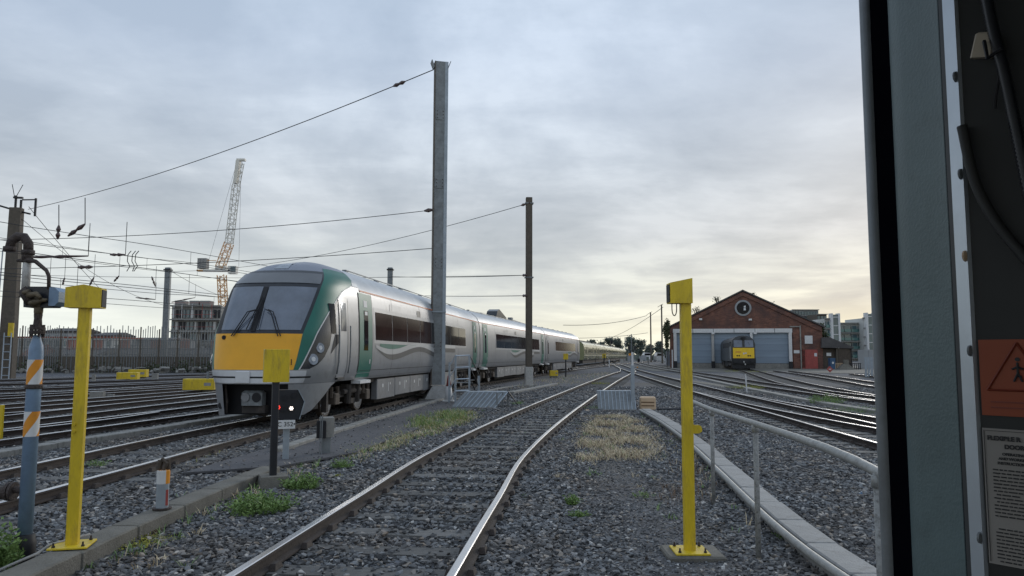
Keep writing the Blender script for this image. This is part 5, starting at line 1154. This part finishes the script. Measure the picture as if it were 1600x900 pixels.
tree('ivy-like bush hanging on the shed\'s right corner', 1281, 502, 104, 24, 4200, .13, 'leaf', name='bush', zc=.6)
tree('thin tree growing by the left corner of the shed', 1041, 496, 104, 15, 1600, .13, 'leaf', name='tree', zc=.75)
tree('green shrub by the pale wall near the doorway edge', 1352, 556, 115, 24, 1200, .12, 'leaf', name='bush', zc=.5)
for px, py, w, dep, lab in ((1088, 482, 12, 108, 'shrub sprouting from the left slope of the shed roof'), (1121, 466, 9, 109, 'thin shrub sprouting nearer the ridge, left slope'), (1176, 460, 9, 109, 'thin shrub sprouting right of the shed ridge'), (1208, 476, 3, 109, 'tiny sprig on the right slope of the shed roof')):
    a = at(px, py+7, dep); r = thing('roof_shrub', lab, 'shrub', a); rs = random.Random(px); k = dep/F; q = MB()
    for _ in range(11): q.tube([(0, 0, -.4), (rs.uniform(-.5, .5)*w*k, rs.uniform(-.3, .3), rs.uniform(.5, 1.3)*8*k)], .03, 4)
    q.obj('stem', 'bark', r); q = MB(); clump_leaves(q, (0, 0, 5*k), (w*k*.8, .5, 7*k), 120, .085, rs); q.obj('crown', 'leaf', r)
# ------------------------------------------------------------------ small things at the far end of the yard
def car_(label, px, py, w, h, m, name='van'):
    b = G(px, py); k = b.y/F; W_, H_ = w*k, h*k; r = thing(name, label, name, b)
    q = MB(); q.prism([(-W_/2, 0, .3), (W_/2, 0, .3), (W_/2, 0, H_*.62), (W_*.36, 0, H_*.95), (-W_*.36, 0, H_), (-W_/2, 0, H_*.62)], (0, 0, 0), (0, 3.8, 0)); q.obj('body', m, r)
    q = MB(); q.prism([(-W_*.42, 0, H_*.64), (W_*.42, 0, H_*.64), (W_*.33, 0, H_*.88), (-W_*.33, 0, H_*.9)], (0, -.03, 0), (0, .03, 0)); q.obj('windscreen', 'glass', r)
    for s in (-1, 1):
        for yy in (.7, 3.0): q = MB(); q.tube([(s*W_*.42, yy, .32), (s*W_*.5, yy, .32)], .32, 10); q.obj('wheel', 'rubber', r)
        q = MB(); q.box((s*W_*.38, -.03, H_*.45), (.3, .05, .18)); q.obj('headlight', 'white', r)
car_('silver car parked at the end of the yard left of the brick shed', 1032, 565, 13, 14, 'silver_p', 'car')
car_('white van parked low in the distance, left of the silver car', 1012, 563, 12, 12, 'white')
def sig(label, px, py, top, m='galv_d', lamp=None, w=6):
    b = G(px, py); k = b.y/F; h = (py-top)*k; r = thing('signal', label, 'signal', b); q = MB(); q.tube([(0, 0, 0), (0, 0, h)], .07, 6); q.obj('post', m, r)
    q = MB(); q.bbox((0, -.05, h-3*k), (w*k*.6, .25, w*k), .03); q.obj('head', 'black', r); q = MB(); q.disc((0, -.18, h-3*k), (0, -1, 0), w*k*.12, .04, 10); q.obj('lens', lamp or 'glass', r)
sig('signal head on a post standing beside the green train', 955.5, 566, 532)
sig('short dark ground signal right of the slim post', 998, 569, 560)
sig('dark signal with white trim among the far tracks', 1018, 565, 557)
sig('signal behind the orange marker, left of the slim post', 983, 563, 541)
sig('signal behind the orange marker, right of the slim post', 992, 563, 541)
b = G(985.5, 566); k = b.y/F; r = thing('orange_marker', 'orange shield-shaped marker behind the slim post', 'marker', b); q = MB(); q.prism([(-3*k, 0, 10*k), (3*k, 0, 10*k), (3*k, 0, 14*k), (-3*k, 0, 14*k)], (0, 0, 0), (0, .08, 0)); q.obj('board', 'orange', r); q = MB(); q.tube([(0, 0, 0), (0, 0, 11*k)], .06, 6); q.obj('post', 'galv_d', r)
for px, py, w, h, m, lab in ((1044, 571, 6, 22, 'galv', 'tall pale cabinet against the shed\'s left corner'), (1056, 572, 4, 6, 'white', 'small white tub by the left shed doorway'), (1036, 567, 8, 4, 'concrete', 'pale concrete cone base near the shed corner'), (1013, 569, 2.5, 8, 'concrete', 'short grey stub by the far rails'), (1002, 566, 4, 4, 'whited', 'scrap white block beside the ground signal'),
        (971, 566, 5, 5, 'whited', 'pale block below the last green carriage'), (948, 562, 3, 4, 'yellow', 'tiny yellow block below the green train'), (996, 575, 2, 2, 'orange', 'orange scrap on the gravel right of the slim post')):
    b = G(px, py); k = b.y/F; q = MB(); q.box((0, 0, h*k/2), (w*k, w*k*.6, h*k), taper=.85 if m != 'concrete' else .4); tag(q.obj('yard_clutter', m, None, b), lab, 'box')
rs = random.Random(11); q = MB(); q2 = MB()
for _ in range(150):
    px = rs.uniform(915, 1045); b = G(px, rs.uniform(559, 565)); s = rs.uniform(.3, 1.6); (q if rs.random() < .5 else q2).box((b.x, b.y, s*.5+GZ), (s, s*.5, s*rs.uniform(.5, 2.0)), rs.uniform(-.3, .3))
q.obj('far_yard_clutter', 'greyblock', kind='stuff'); q2.obj('far_yard_clutter', 'leafd', kind='stuff')
rs = random.Random(5); q = MB()
for _ in range(120):
    px = rs.uniform(830, 1100); b = G(px, rs.uniform(557.5, 559.5)); clump_leaves(q, (b.x, b.y, 1.2), (7, 4, 2.2), 70, .35, rs)
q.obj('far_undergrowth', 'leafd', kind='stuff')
q = MB()
for _ in range(160):
    px = rs.uniform(-200, 1700); b = at(px, 552, 620); clump_leaves(q, (b.x, b.y, 4), (26, 8, 5), 60, 1.4, rs)
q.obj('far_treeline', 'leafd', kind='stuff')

# ------------------------------------------------------------------ overhead wires
def sagline(a, b, sag, n=14): return [a.lerp(b, i/n)-Vector((0, 0, sag*4*(i/n)*(1-i/n))) for i in range(n+1)]
def wire(label, a, b, sag, rad=.022, parts=()):
    rad *= .72
    r = thing('overhead_wire', label, 'wire', a); q = MB(); pts = sagline(Vector((0, 0, 0)), b-a, sag, 20); q.tube(pts, rad, 5); q.obj('wire', 'wire', r)
    for f in parts:
        p = pts[int(f*20)]; d_ = (pts[min(20, int(f*20)+1)]-pts[max(0, int(f*20)-1)]).normalized(); s = (b-a).length*.0+.35
        q = MB(); q.tube([p-d_*s, p-d_*s*.5, p, p+d_*s*.5, p+d_*s], [.03, .09, .05, .09, .03], 7); q.obj('insulator', 'insul', r)
    return r
mA_top = at(677, 109, 29.2); old_top = at(44, 327, 52)
w1 = wire('highest span wire sloping from the tallest mast down to the old brown mast', mA_top, old_top, .55, .028, (.95 and .06,))
for px, y0, y1, y2, xx in ((92, 320, 352, 374, 90), (133, 309, 350, 369, 106)):
    dep = 29.2+(52-29.2)*(677-px)/633; q = MB(); a, b_, c = at(px, y0, dep), at(px, y1, dep), at(xx, y2, dep); q.tube([a, b_], .03, 5); q.obj('hanger', 'wire', w1, -w1.location)
    q = MB(); q.tube([b_, b_.lerp(c, .3), b_.lerp(c, .5), b_.lerp(c, .7), c], [.05, .16, .07, .16, .05], 7); q.obj('insulator', 'insul', w1, -w1.location)
wire('straight cross wire from the tallest mast, level with its middle', at(676, 328, 29.2), at(-260, 372, 33), .5, .02, (.02,))
wire('lower cross wire from the tallest mast above the train nose', at(676, 388, 29.2), at(-260, 420, 33), .3, .02, (.55,))
wire('span wire sloping from the top of the dark brown mast', at(821, 319, 42.7), at(264, 424, 76), 1.0, .025, (.02,))
wire('cross wire from the dark brown mast to the mast behind the train', at(820, 430, 42.7), at(611, 432, 82), .1, .03, (.03,))
wire('lower cross wire from the dark brown mast over the carriage roof', at(820, 462, 42.7), at(611, 460, 82), .1, .03, (.04,))
wire('slack wire running off left from the dark brown mast', at(820, 430, 42.8), at(-100, 425, 60), .3, .02)
wire('wire crossing the pale sky right of the silver train', at(1011, 493, 150), at(880, 508, 120), .6, .06)
wire('lower wire crossing the pale sky right of the silver train', at(1012, 520, 150), at(860, 528, 120), .4, .05)
wire('high wire passing behind the slim post towards the shed', at(1036, 480, 100), at(940, 530, 250), 1.0, .05)
wire('long diagonal wire from the old mast down to the fence mast', at(45, 323, 52), at(165, 460, 74), .2, .03)
wire('long diagonal wire crossing the wire bundle to the train roof', at(34, 342, 52), at(262, 478, 76), 1.0, .025)
wire('wire dropping from the fence mast towards the crane foot', at(268, 424, 76), at(345, 462, 96), .2, .03)
# contact wires and messengers over the left lines, with droppers
def catenary(label, pts, zc, zm, off=0.):
    P_ = [p for p in spline(pts, 2.5) if p.y > 12]; o_ = P_[0]; r = thing('catenary', label, 'overhead line', (o_.x, o_.y, 0), 0, 'overhead lines above the left tracks')
    L_ = [(p.x-o_.x+off, p.y-o_.y) for p in P_]; span = 22
    def mz(i): f = (i % span)/span; return zm-1.0*4*f*(1-f)*.55
    q = MB(); q.tube([(x, y, zc) for x, y in L_], .016, 4); q.obj('contact_wire', 'wire', r)
    q = MB(); q.tube([(x, y, mz(i)) for i, (x, y) in enumerate(L_)], .018, 4); q.obj('messenger_wire', 'wire', r)
    for i in range(2, len(L_)-1, 3):
        x, y = L_[i]; q = MB(); q.tube([(x, y, zc), (x, y, mz(i))], .012, 4); q.obj('dropper', 'wire', r)
ext = lambda p: [(p[0][0]-(p[1][0]-p[0][0])*1.0, p[0][1]-(p[1][1]-p[0][1])*1.0)]+p
for lab, pts, zc, zm, off in (('overhead line above the fifth pair of rails', E2_, 5.2, 6.9, 0), ('overhead line above the sixth pair of rails', F2_, 5.0, 6.5, 0), ('overhead line above the rails next to the fence', G2_, 5.2, 6.8, 0), ('upper feeder wires strung above the sixth pair of rails', F2_, 7.6, 9.0, 1.5), ('upper feeder wires strung nearest the fence', G2_, 8.2, 9.6, -1.5)): catenary(lab, pts, zc, zm, off)
# registration arms and insulators seen against the sky
for i, (pxa, pya, pxb, pyb, dep, lab) in enumerate(((40, 402, 138, 400, 31, 'dark registration arm with insulators right of the standpipe'), (172, 398, 196, 398, 31, 'grey insulator string on the lower cross wire'), (112, 450, 120, 453, 40, 'short tension insulator above the left yellow post'), (140, 446, 147, 433, 45, 'slanting insulator hanging right of the left yellow post'), (178, 440, 186, 431, 48, 'slanting insulator hanging between post and fence mast'), (237, 432, 243, 448, 50, 'slanting insulator left of the fence mast'), (98, 445, 101, 434, 44, 'slanting insulator just above the left yellow post'), (212, 465, 243, 468, 60, 'level arm left of the fence mast'), (268, 472, 305, 465, 76, 'arm reaching right from the fence mast'))):
    a, b_ = at(pxa, pya, dep), at(pxb, pyb, dep); r = thing('insulator_arm', lab, 'insulator', a); q = MB(); d_ = b_-a; q.tube([d_*0, d_*.25, d_*.45, d_*.55, d_*.75, d_], [.03, .07, .04, .08, .05, .03], 6); q.obj('insulator', 'insul', r)
    q = MB(); q.tube([d_, d_+Vector((0, 0, 1.4))], .015, 4); q.obj('hanger', 'wire', r)
# looping jumper cables
for j, (px, x2) in enumerate(((205, 198), (212, 207), (217, 209))):
    dep = 31; pts = [at(px, 392, dep), at(px-5, 398, dep), at(px-6, 408, dep), at(px-2, 416, dep), at(x2, 424, dep)]; a = pts[0]; q = MB(); q.tube([p-a for p in spline([tuple(p) for p in pts], .1)] if 0 else [p-a for p in pts], .018, 5); tag(q.obj('jumper_cable', 'wire', None, a), ['left', 'middle', 'right'][j]+' looping jumper cable hanging on the lower cross wire', 'cable')

# ------------------------------------------------------------------ weeds and dry grass
def weed(label, loc, rad, h, n, m='weed', seed=0, name='weed_clump', cat='weed', up=.8):
    rs = random.Random(seed); r = thing(name, label, cat, loc); q = MB(); st_ = MB()
    for _ in range(n):
        a = rs.uniform(0, 6.28); rr_ = rad*math.sqrt(rs.random()); b = Vector((rr_*math.cos(a)*.9, rr_*math.sin(a)*.7, 0)); hh = h*rs.uniform(.45, 1.1)*(1-.5*rr_/rad); lean = Vector((b.x*rs.uniform(.2, .9), b.y*rs.uniform(.2, .9), 0))+Vector((rs.gauss(0, .05), rs.gauss(0, .05), 0))
        tip = b+lean*up+Vector((0, 0, hh)); mid = b.lerp(tip, .5)+Vector((0, 0, hh*.08)); sd_ = Vector((rs.gauss(0, 1), rs.gauss(0, 1), 0)).normalized()*.0022
        st_.add([b-sd_, b+sd_, mid+sd_, mid-sd_, tip], [(0, 1, 2, 3), (3, 2, 4)])
        for k in range(7):
            f = rs.uniform(.15, 1); p = b.lerp(mid, f*2) if f < .5 else mid.lerp(tip, f*2-1); d_ = Vector((rs.gauss(0, 1), rs.gauss(0, 1), rs.uniform(.1, 1))).normalized()*rs.uniform(.02, .05)*(h/.3)**.5; s2 = d_.cross(Vector((rs.gauss(0, 1), rs.gauss(0, 1), rs.gauss(0, 1)))).normalized()*d_.length*.22
            q.add([p, p+d_*.5+s2, p+d_, p+d_*.5-s2], [(0, 1, 2, 3)])
    st_.obj('stem', m, r); q.obj('foliage', m, r); return r
wd = [(412, 800, .30, .30, 150, 'weed', 'broad pale green weed clump at the foot of the black post'), (385, 808, .16, .34, 40, 'weed', 'sparse feathery weed beside the kerb, left of the black post'), (472, 765, .20, .26, 130, 'weed', 'bushy green weed just right of the black post footing'), (534, 732, .14, .17, 60, 'weed', 'small green weed between path and near track'), (527, 745, .06, .05, 25, 'weedy', 'tiny yellow-green weed on the gravel'),
      (5, 890, .10, .42, 60, 'weed', 'tall thin weed at the bottom left corner'), (893, 790, .065, .16, 45, 'weed', 'small green weed in gravel right of the near rail'), (903, 808, .065, .09, 45, 'weed', 'low green tuft just below the small weed'), (1007, 778, .12, .10, 18, 'weed', 'sparse seedling left of the right yellow post'), (1226, 845, .04, .12, 22, 'weed', 'tiny green sprig between trough and handrail post'),
      (810, 632, .22, .16, 40, 'weed', 'green tuft left of the near track by the ramp'), (932, 640, .45, .14, 70, 'weed', 'green patch beside the right ribbed ramp'), (938, 601, .5, .25, 60, 'weedy', 'green tuft between the near rails in the distance'), (1290, 632, .55, .5, 120, 'weed', 'leafy green weed beyond the handrail track'), (1168, 608, .9, .3, 140, 'weedy', 'yellow-green weeds along the pale trough'), (1345, 645, .9, .25, 90, 'weed', 'mixed weeds near the doorway edge'),
      (905, 664, .3, .06, 40, 'weed', 'small green patch at the edge of the dry grass'), (1143, 581, .8, .3, 60, 'weedy', 'yellow weeds at the yard edge below the locomotive'), (1183, 582, 1.0, .3, 60, 'weedy', 'yellow weeds right of the locomotive front'), (150, 730, .16, .16, 30, 'weed', 'sparse weed between the rails left of the stump')]
for i, (px, py, rad, h, n_, m, lab) in enumerate(wd): weed(lab, G(px, py), rad, h, int(n_*1.6), m, i+50)
weed('creeping yellow-green plant spilling off the kerb by the left yellow post', G(195, 850), .34, .07, 320, 'weedy', 90); weed('reddish dead creeper at the end of the kerb plant', G(225, 836), .16, .07, 90, 'drybrown', 91)
def grass_patch(name, label, poly, n, h, mats, seed, lean=.5):
    rs = random.Random(seed); qs_ = [MB() for _ in mats]; xs_ = [p[0] for p in poly]; ys_ = [p[1] for p in poly]; c = 0; px_ = np.array([0.]); 
    while c < n:
        x, y = rs.uniform(min(xs_), max(xs_)), rs.uniform(min(ys_), max(ys_))
        if not in_poly(np.array([x]), np.array([y]), poly)[0]: continue
        c += 1; x += rs.gauss(0, .12); y += rs.gauss(0, .25)
        if math.sin(x*5.1+y*1.7)+math.sin(y*3.3-x*2.2)+rs.uniform(-1.6, 1.2) < -.55: continue
        q = rs.choices(qs_, [w for _, w in mats])[0]; a = rs.uniform(0, 6.28); hh = h*rs.uniform(.4, 1.2); d_ = Vector((math.cos(a), math.sin(a), 0)); b = Vector((x, y, GZ+.01)); m_ = b+d_*hh*lean*.4+Vector((0, 0, hh*.6)); tp = b+d_*hh*lean*1.3+Vector((0, 0, hh*rs.uniform(.6, 1))); s = Vector((-d_.y, d_.x, 0))*.0022*(1+y/18)
        q.add([b-s, b+s, m_+s*.8, m_-s*.8, tp], [(0, 1, 2, 3), (3, 2, 4)])
    for q, (m, _) in zip(qs_, mats):
        if q.f: q.obj(name, m, kind='stuff')
P1 = [G(900, 722), G(905, 690), G(915, 668), G(925, 652), G(975, 650), G(1000, 660), G(1020, 685), G(1035, 718), G(985, 722)]
grass_patch('dry_grass', '', [(p.x, p.y) for p in P1], 15000, .085, (('dry', 8), ('drybrown', 1.2), ('weed', .5)), 5, 1.3)
P2 = [G(560, 722), G(545, 710), G(590, 690), G(640, 668), G(690, 652), G(735, 645), G(745, 655), G(690, 676), G(640, 690), G(590, 712)]
grass_patch('verge_grass', '', [(p.x, p.y) for p in P2], 9000, .09, (('weed', 3), ('weedy', 1.5), ('dry', 4.5)), 6, 1.1)
P3 = [G(1035, 790), G(1050, 735), G(1075, 720), G(1110, 725), G(1110, 790)]
grass_patch('dead_stalks', '', [(p.x, p.y) for p in P3], 500, .10, (('drybrown', 4), ('dry', 1)), 7, .9)
P4 = [G(640, 672), G(652, 655), G(720, 643), G(735, 652), G(690, 668)]
grass_patch('verge_grass', '', [(p.x, p.y) for p in P4], 5200, .19, (('weed', 5), ('weedy', 1), ('dry', 1)), 8, .5)
P5 = [G(255, 735), G(262, 722), G(330, 700), G(350, 708), G(300, 724)]
grass_patch('verge_grass', '', [(p.x, p.y) for p in P5], 300, .08, (('weedy', 2), ('dry', 3)), 9, .8)
P6 = [G(790, 612), G(815, 598), G(900, 585), G(960, 582), G(940, 590), G(880, 605)]
grass_patch('verge_grass', '', [(p.x, p.y) for p in P6], 1600, .16, (('weed', 1), ('dry', 3)), 10, .6)
# stray weeds straggling along kerb, path edge and rails
rs = random.Random(21); q = MB(); q2 = MB()
def tuft(mb, x, y, h, n_):
    for _ in range(n_):
        a = rs.uniform(0, 6.28); d_ = Vector((math.cos(a), math.sin(a), 0)); b = Vector((x+rs.gauss(0, .03), y+rs.gauss(0, .03), GZ)); hh = h*rs.uniform(.4, 1.2); s = Vector((-d_.y, d_.x, 0))*.0035; m_ = b+d_*hh*.4+Vector((0, 0, hh*.6)); mb.add([b-s, b+s, m_+s, m_-s, b+d_*hh*rs.uniform(.6, 1.1)+Vector((0, 0, hh*.9))], [(0, 1, 2, 3), (3, 2, 4)])
for _ in range(260):
    k = rs.random()
    if k < .35: px, py = rs.uniform(0, 1), 0; y = rs.uniform(6, 12); x = -3.35+rs.gauss(0, .25)
    elif k < .6: y = rs.uniform(12, 26); x = np.interp(y, [12, 18, 26], [-2.9, -1.95, -.9])+rs.gauss(.1, .2)
    elif k < .8: y = rs.uniform(7, 22); x = np.interp(y, [6, 10, 22], [2.35, 2.8, 3.8])+rs.gauss(0, .2)
    else: y = rs.uniform(8, 20); x = 1.6+rs.gauss(0, .8)
    tuft(q if rs.random() < .45 else q2, x, y, rs.uniform(.04, .13), rs.randint(5, 14))
q.obj('stray_weeds', 'weed', kind='stuff'); q2.obj('stray_weeds', 'dry', kind='stuff')
# litter
rs = random.Random(9)
for px, py, sx, m, lab in ((1072, 690, 1, 'white', 'pale scrap beside the trough lid near the right yellow post'), (1085, 632, 1.6, 'white', 'flattened white scrap on gravel behind the beige box'), (915, 644, 1.7, 'beige', 'pale wooden stick on gravel left of the right ramp'), (1345, 775, .5, 'bluegrey', 'crumpled pale blue wrapper near the doorway edge'), (1215, 806, .5, 'concrete_l', 'crushed pale wrapper beside the trough'), (1010, 878, .4, 'rust', 'reddish stone fragment on the gravel foreground'), (905, 765, .6, 'rust', 'rust-red stone patch near the small green weed'), (1130, 893, .5, 'white', 'torn white scrap low in the foreground'), (848, 685, .5, 'white', 'white stone touching the right-hand near rail')):
    b = G(px, py); k = b.y/F; q = MB(); s = 7*k*sx; q.box((0, 0, .03), (s*1.4, s*.7, .02), rs.uniform(-.4, .4)); q.box((s*.3, 0, .045), (s*.5, s*.5, .02), .5, rx=.4); tag(q.obj('litter', m, None, b), lab, 'litter')

# ------------------------------------------------------------------ doorway of the vehicle the picture is taken from
dr = thing('vehicle_doorway', 'dark grey-green door jamb of the vehicle at the right edge, with seal and screwed trim', 'doorway', (0, 0, 0))
def vstrip(name, m, pa, pb, mats=None):   # vertical plank between plan points pa -> pb
    q = MB(); z0_, z1_ = -.3, 3.0; d_ = Vector((pb[0]-pa[0], pb[1]-pa[1], 0)); n_ = Vector((d_.y, -d_.x, 0)).normalized()*-.012
    q.prism([(pa[0], pa[1], z0_), (pb[0], pb[1], z0_), (pb[0], pb[1], z1_), (pa[0], pa[1], z1_)], (0, 0, 0), (n_.x, n_.y, 0)); return q.obj(name, m, dr)
Yd = .98
def pxX(px, y): return at(px, 555, y).x
def corner(px, y): return (pxX(px+12, y), y)
q = MB(); a = pxX(1371, 1.0); q.tube([(a+.006, 1.0, -.3), (a+.006, 1.0, 3.0)], .0105, 12); q.obj('frame_edge', 'galv_d', dr, smooth=True)
vstrip('rubber_seal', 'seal', corner(1366, .995), corner(1403, .95))
# rounded jamb panel
pp = [corner(1399, .955), corner(1404, .94), corner(1420, .92), corner(1450, .89), corner(1475, .862), corner(1481, .855)]
q = MB(); q.grid([[Vector((x, y, z)) for x, y in pp] for z in (-.3, 3.0)], flip=True); q.obj('jamb_panel', 'panel', dr, smooth=True)
vstrip('shadow_gap', 'seal', corner(1480, .856), corner(1493, .845))
pa, pb = corner(1488, .835), corner(1508, .815); trm = vstrip('trim_strip', 'trim', pa, pb)
vstrip('trim_return', 'locogrey', corner(1482, .84), corner(1488.5, .8345))
for py in (120, 272, 400, 548, 840):
    p = at(1492 if py < 500 else 1500, py, .818); q = MB(); c = Vector((( pa[0]+pb[0])/2, (pa[1]+pb[1])/2-.006, p.z)); q.lathe([(.0062, 0), (.0062, .002), (.003, .0035)], n=12); sc = q.obj('screw', 'galv_d' if py != 400 else 'beige', trm, c); sc.rotation_euler = (math.pi/2, 0, .6)
vstrip('inner_wall', 'inner', corner(1509, .818), corner(1800, .70))
# sticker and notice
wa = Vector((*corner(1509, .818), 0)); wb = Vector((*corner(1800, .70), 0)); wd_ = (wb-wa).normalized(); wn = Vector((wd_.y, -wd_.x, 0)); wang = math.atan2(wd_.y, wd_.x)
def wpt(px, py, off=.0): # point on the inner wall plane
    d_ = ray(px, py); o_ = Vector((0, 0, CAMH)); t_ = (wa-o_+wn*(.0+off)).dot(wn)/d_.dot(wn); return o_+d_*t_
def wallsheet(name, label, cat, x0, x1, y0, y1, m, th=.0015):
    a_, b_ = wpt(x0, y0), wpt(x1, y1); z1_, z0_ = a_.z, b_.z; ln = (Vector((b_.x, b_.y, 0))-Vector((a_.x, a_.y, 0))).length
    r_ = thing(name, label, cat, Vector((a_.x, a_.y, (z0_+z1_)/2))+wn*.001, wang); q = MB(); q.box((ln/2, -th, 0), (ln, th, z1_-z0_)); q.obj('sheet', m, r_); return r_, ln, z1_-z0_
r, ln, hh = wallsheet('warning_sticker', 'orange warning sticker with triangle and figure on the dark inner wall', 'sticker', 1530, 1680, 531, 656, 'stick')
k = hh/125
def tri(r_, cx_, cz, s, th_, m, name, y):
    pts = [(cx_, cz+s*.62), (cx_+s*.62, cz-s*.45), (cx_-s*.62, cz-s*.45)]; q = MB()
    for i in range(3):
        a_, b_ = Vector((pts[i][0], y, pts[i][1])), Vector((pts[(i+1) % 3][0], y, pts[(i+1) % 3][1])); q.tube([a_, b_], th_, 4)
    q.obj(name, m, r_)
tri(r, 55*k, 12*k, 72*k, 2*k, 'stickd', 'triangle', -.003)
q = MB(); y = -.0035
for seg in (((55, 25), (55, 8)), ((55, 18), (47, 14)), ((55, 18), (63, 14)), ((55, 8), (49, -6)), ((55, 8), (61, -6)), ((52, 4), (60, 2))): q.tube([(seg[0][0]*k, y, seg[0][1]*k), (seg[1][0]*k, y, seg[1][1]*k)], 1.8*k, 5)
q.disc((55*k, y+.001, 30*k), (0, -1, 0), 3.5*k, .001, 10); q.obj('figure', 'ink', r)
q = MB()
for zz in (-40, -49): q.box((50*k, -.003, zz*k), (72*k, .001, 2.5*k))
q.obj('print_lines', 'stickd', r)
r, ln, hh = wallsheet('notice_sheet', 'grey printed notice with door instructions below the orange sticker', 'notice', 1536, 1690, 668, 905, 'notice')
k = hh/237; top = hh/2
text('lettering', 'FLEXIBLE R', 10.5*k, 'ink', r, (8*k, -.0035, top-17*k), (math.pi/2, 0, 0), .0003, 'LEFT', .0003)
text('lettering', 'DOOR', 10*k, 'ink', r, (34*k, -.0035, top-31*k), (math.pi/2, 0, 0), .0003, 'LEFT', .0003)
for i, s_ in enumerate(('OPERATING', 'AND WORKING', 'INSTRUCTIONS')): text('lettering', s_, 6.5*k, 'ink', r, ((30, 24, 22)[i]*k, -.0035, top-(44+i*8)*k), (math.pi/2, 0, 0), .0003, 'LEFT', .0001)
q = MB(); rs = random.Random(4); zz = 72
while zz < 232:
    x = 14+rs.choice((0, 0, 4))
    if zz not in () and 158 < zz < 172: zz += 16; continue
    end = rs.uniform(88, 150) if rs.random() < .7 else rs.uniform(50, 80)
    while x < end:
        wdt = rs.uniform(4, 13); q.box(((x+wdt/2)*k, -.0030, top-zz*k), (wdt*k, .0006, 2.2*k)); x += wdt+2.2
    zz += 6.2
q.obj('print_lines', 'ink', r); q = MB(); q.box((3*k, -.003, 0), (.8*k, .0006, hh*.97)); q.box((80*k, -.003, top-4*k), (150*k, .0006, .8*k)); q.obj('print_border', 'ink', r)
# conduit and clip
pts = [wpt(1540, -40, -.02), wpt(1560, 45, -.02), wpt(1577, 120, -.02), wpt(1592, 200, -.02), wpt(1618, 330, -.02)]; pts = [p+wn*.012 for p in [wpt(1540, -40), wpt(1556, 45), wpt(1575, 120), wpt(1592, 200), wpt(1618, 330)]]
q = MB(); P_ = spline([tuple(p) for p in pts], .003); 
def sp3(pts):
    P = [pts[0]*2-pts[1]]+pts+[pts[-1]*2-pts[-2]]; o_ = []
    for i in range(1, len(P)-2):
        for k_ in range(40):
            t = k_/40; a, b, c, d = P[i-1], P[i], P[i+1], P[i+2]; o_.append(.5*((2*b)+(c-a)*t+(2*a-5*b+4*c-d)*t*t+(3*b-a-3*c+d)*t**3))
    return o_
P_ = sp3(pts); q.tube([p-P_[0] for p in P_], [.0062 if i % 2 else .0046 for i in range(len(P_))], 10); tag(q.obj('flexible_conduit', 'black', None, P_[0], smooth=True), 'black ribbed flexible conduit high on the dark inner wall', 'conduit')
c = wpt(1541, 73)+wn*.006; q = MB(); q.bbox((0, 0, 0), (.022, .008, .028), .002); o_ = q.obj('cable_clip', 'clamp', None, c); o_.rotation_euler = (0, .25, wang); tag(o_, 'beige plastic cable clip beside the conduit', 'clip')
q = MB(); q.tube([wpt(1575, 85)+wn*.022, wpt(1555, 100)+wn*.025, wpt(1545, 70)+wn*.015], .0022, 5); q.tube([wpt(1570, 110)+wn*.012, wpt(1560, 150)+wn*.008, wpt(1557, 172)+wn*.006], .0015, 5); o_ = q.obj('cable_tie', 'rubber'); tag(o_, 'black cable tie round the ribbed conduit', 'cable tie')
P_ = sp3([p+wn*.01 for p in [wpt(1508, 200), wpt(1528, 285), wpt(1562, 350), wpt(1620, 420)]]); q = MB(); q.tube([p-P_[0] for p in P_], .0055, 8); tag(q.obj('wall_shadow', 'inner', None, P_[0], smooth=True), 'faint shadow, modelled as a dark tube, curving down the inner wall below the conduit', 'cable')  # dark tube put in for a faint shadow on the wall
# unseen shell of the vehicle round the camera, added to shade the doorway (roof, floor, right side; the left and rear stay open to let light in)
q = MB(); q.box((.0, -.35, 2.35), (3.0, 2.6, .05)); q.box((0, -.75, .55), (3.0, 3.4, .05)); q.box((0, -2.0, .95), (3.0, .05, .8)); q.box((1.45, -.4, 1.5), (.05, 3.0, 2.0)); q.box((1.0, .95, 1.5), (.95, .04, 2.0)); q.obj('cab_shade_shell', 'inner', dr)
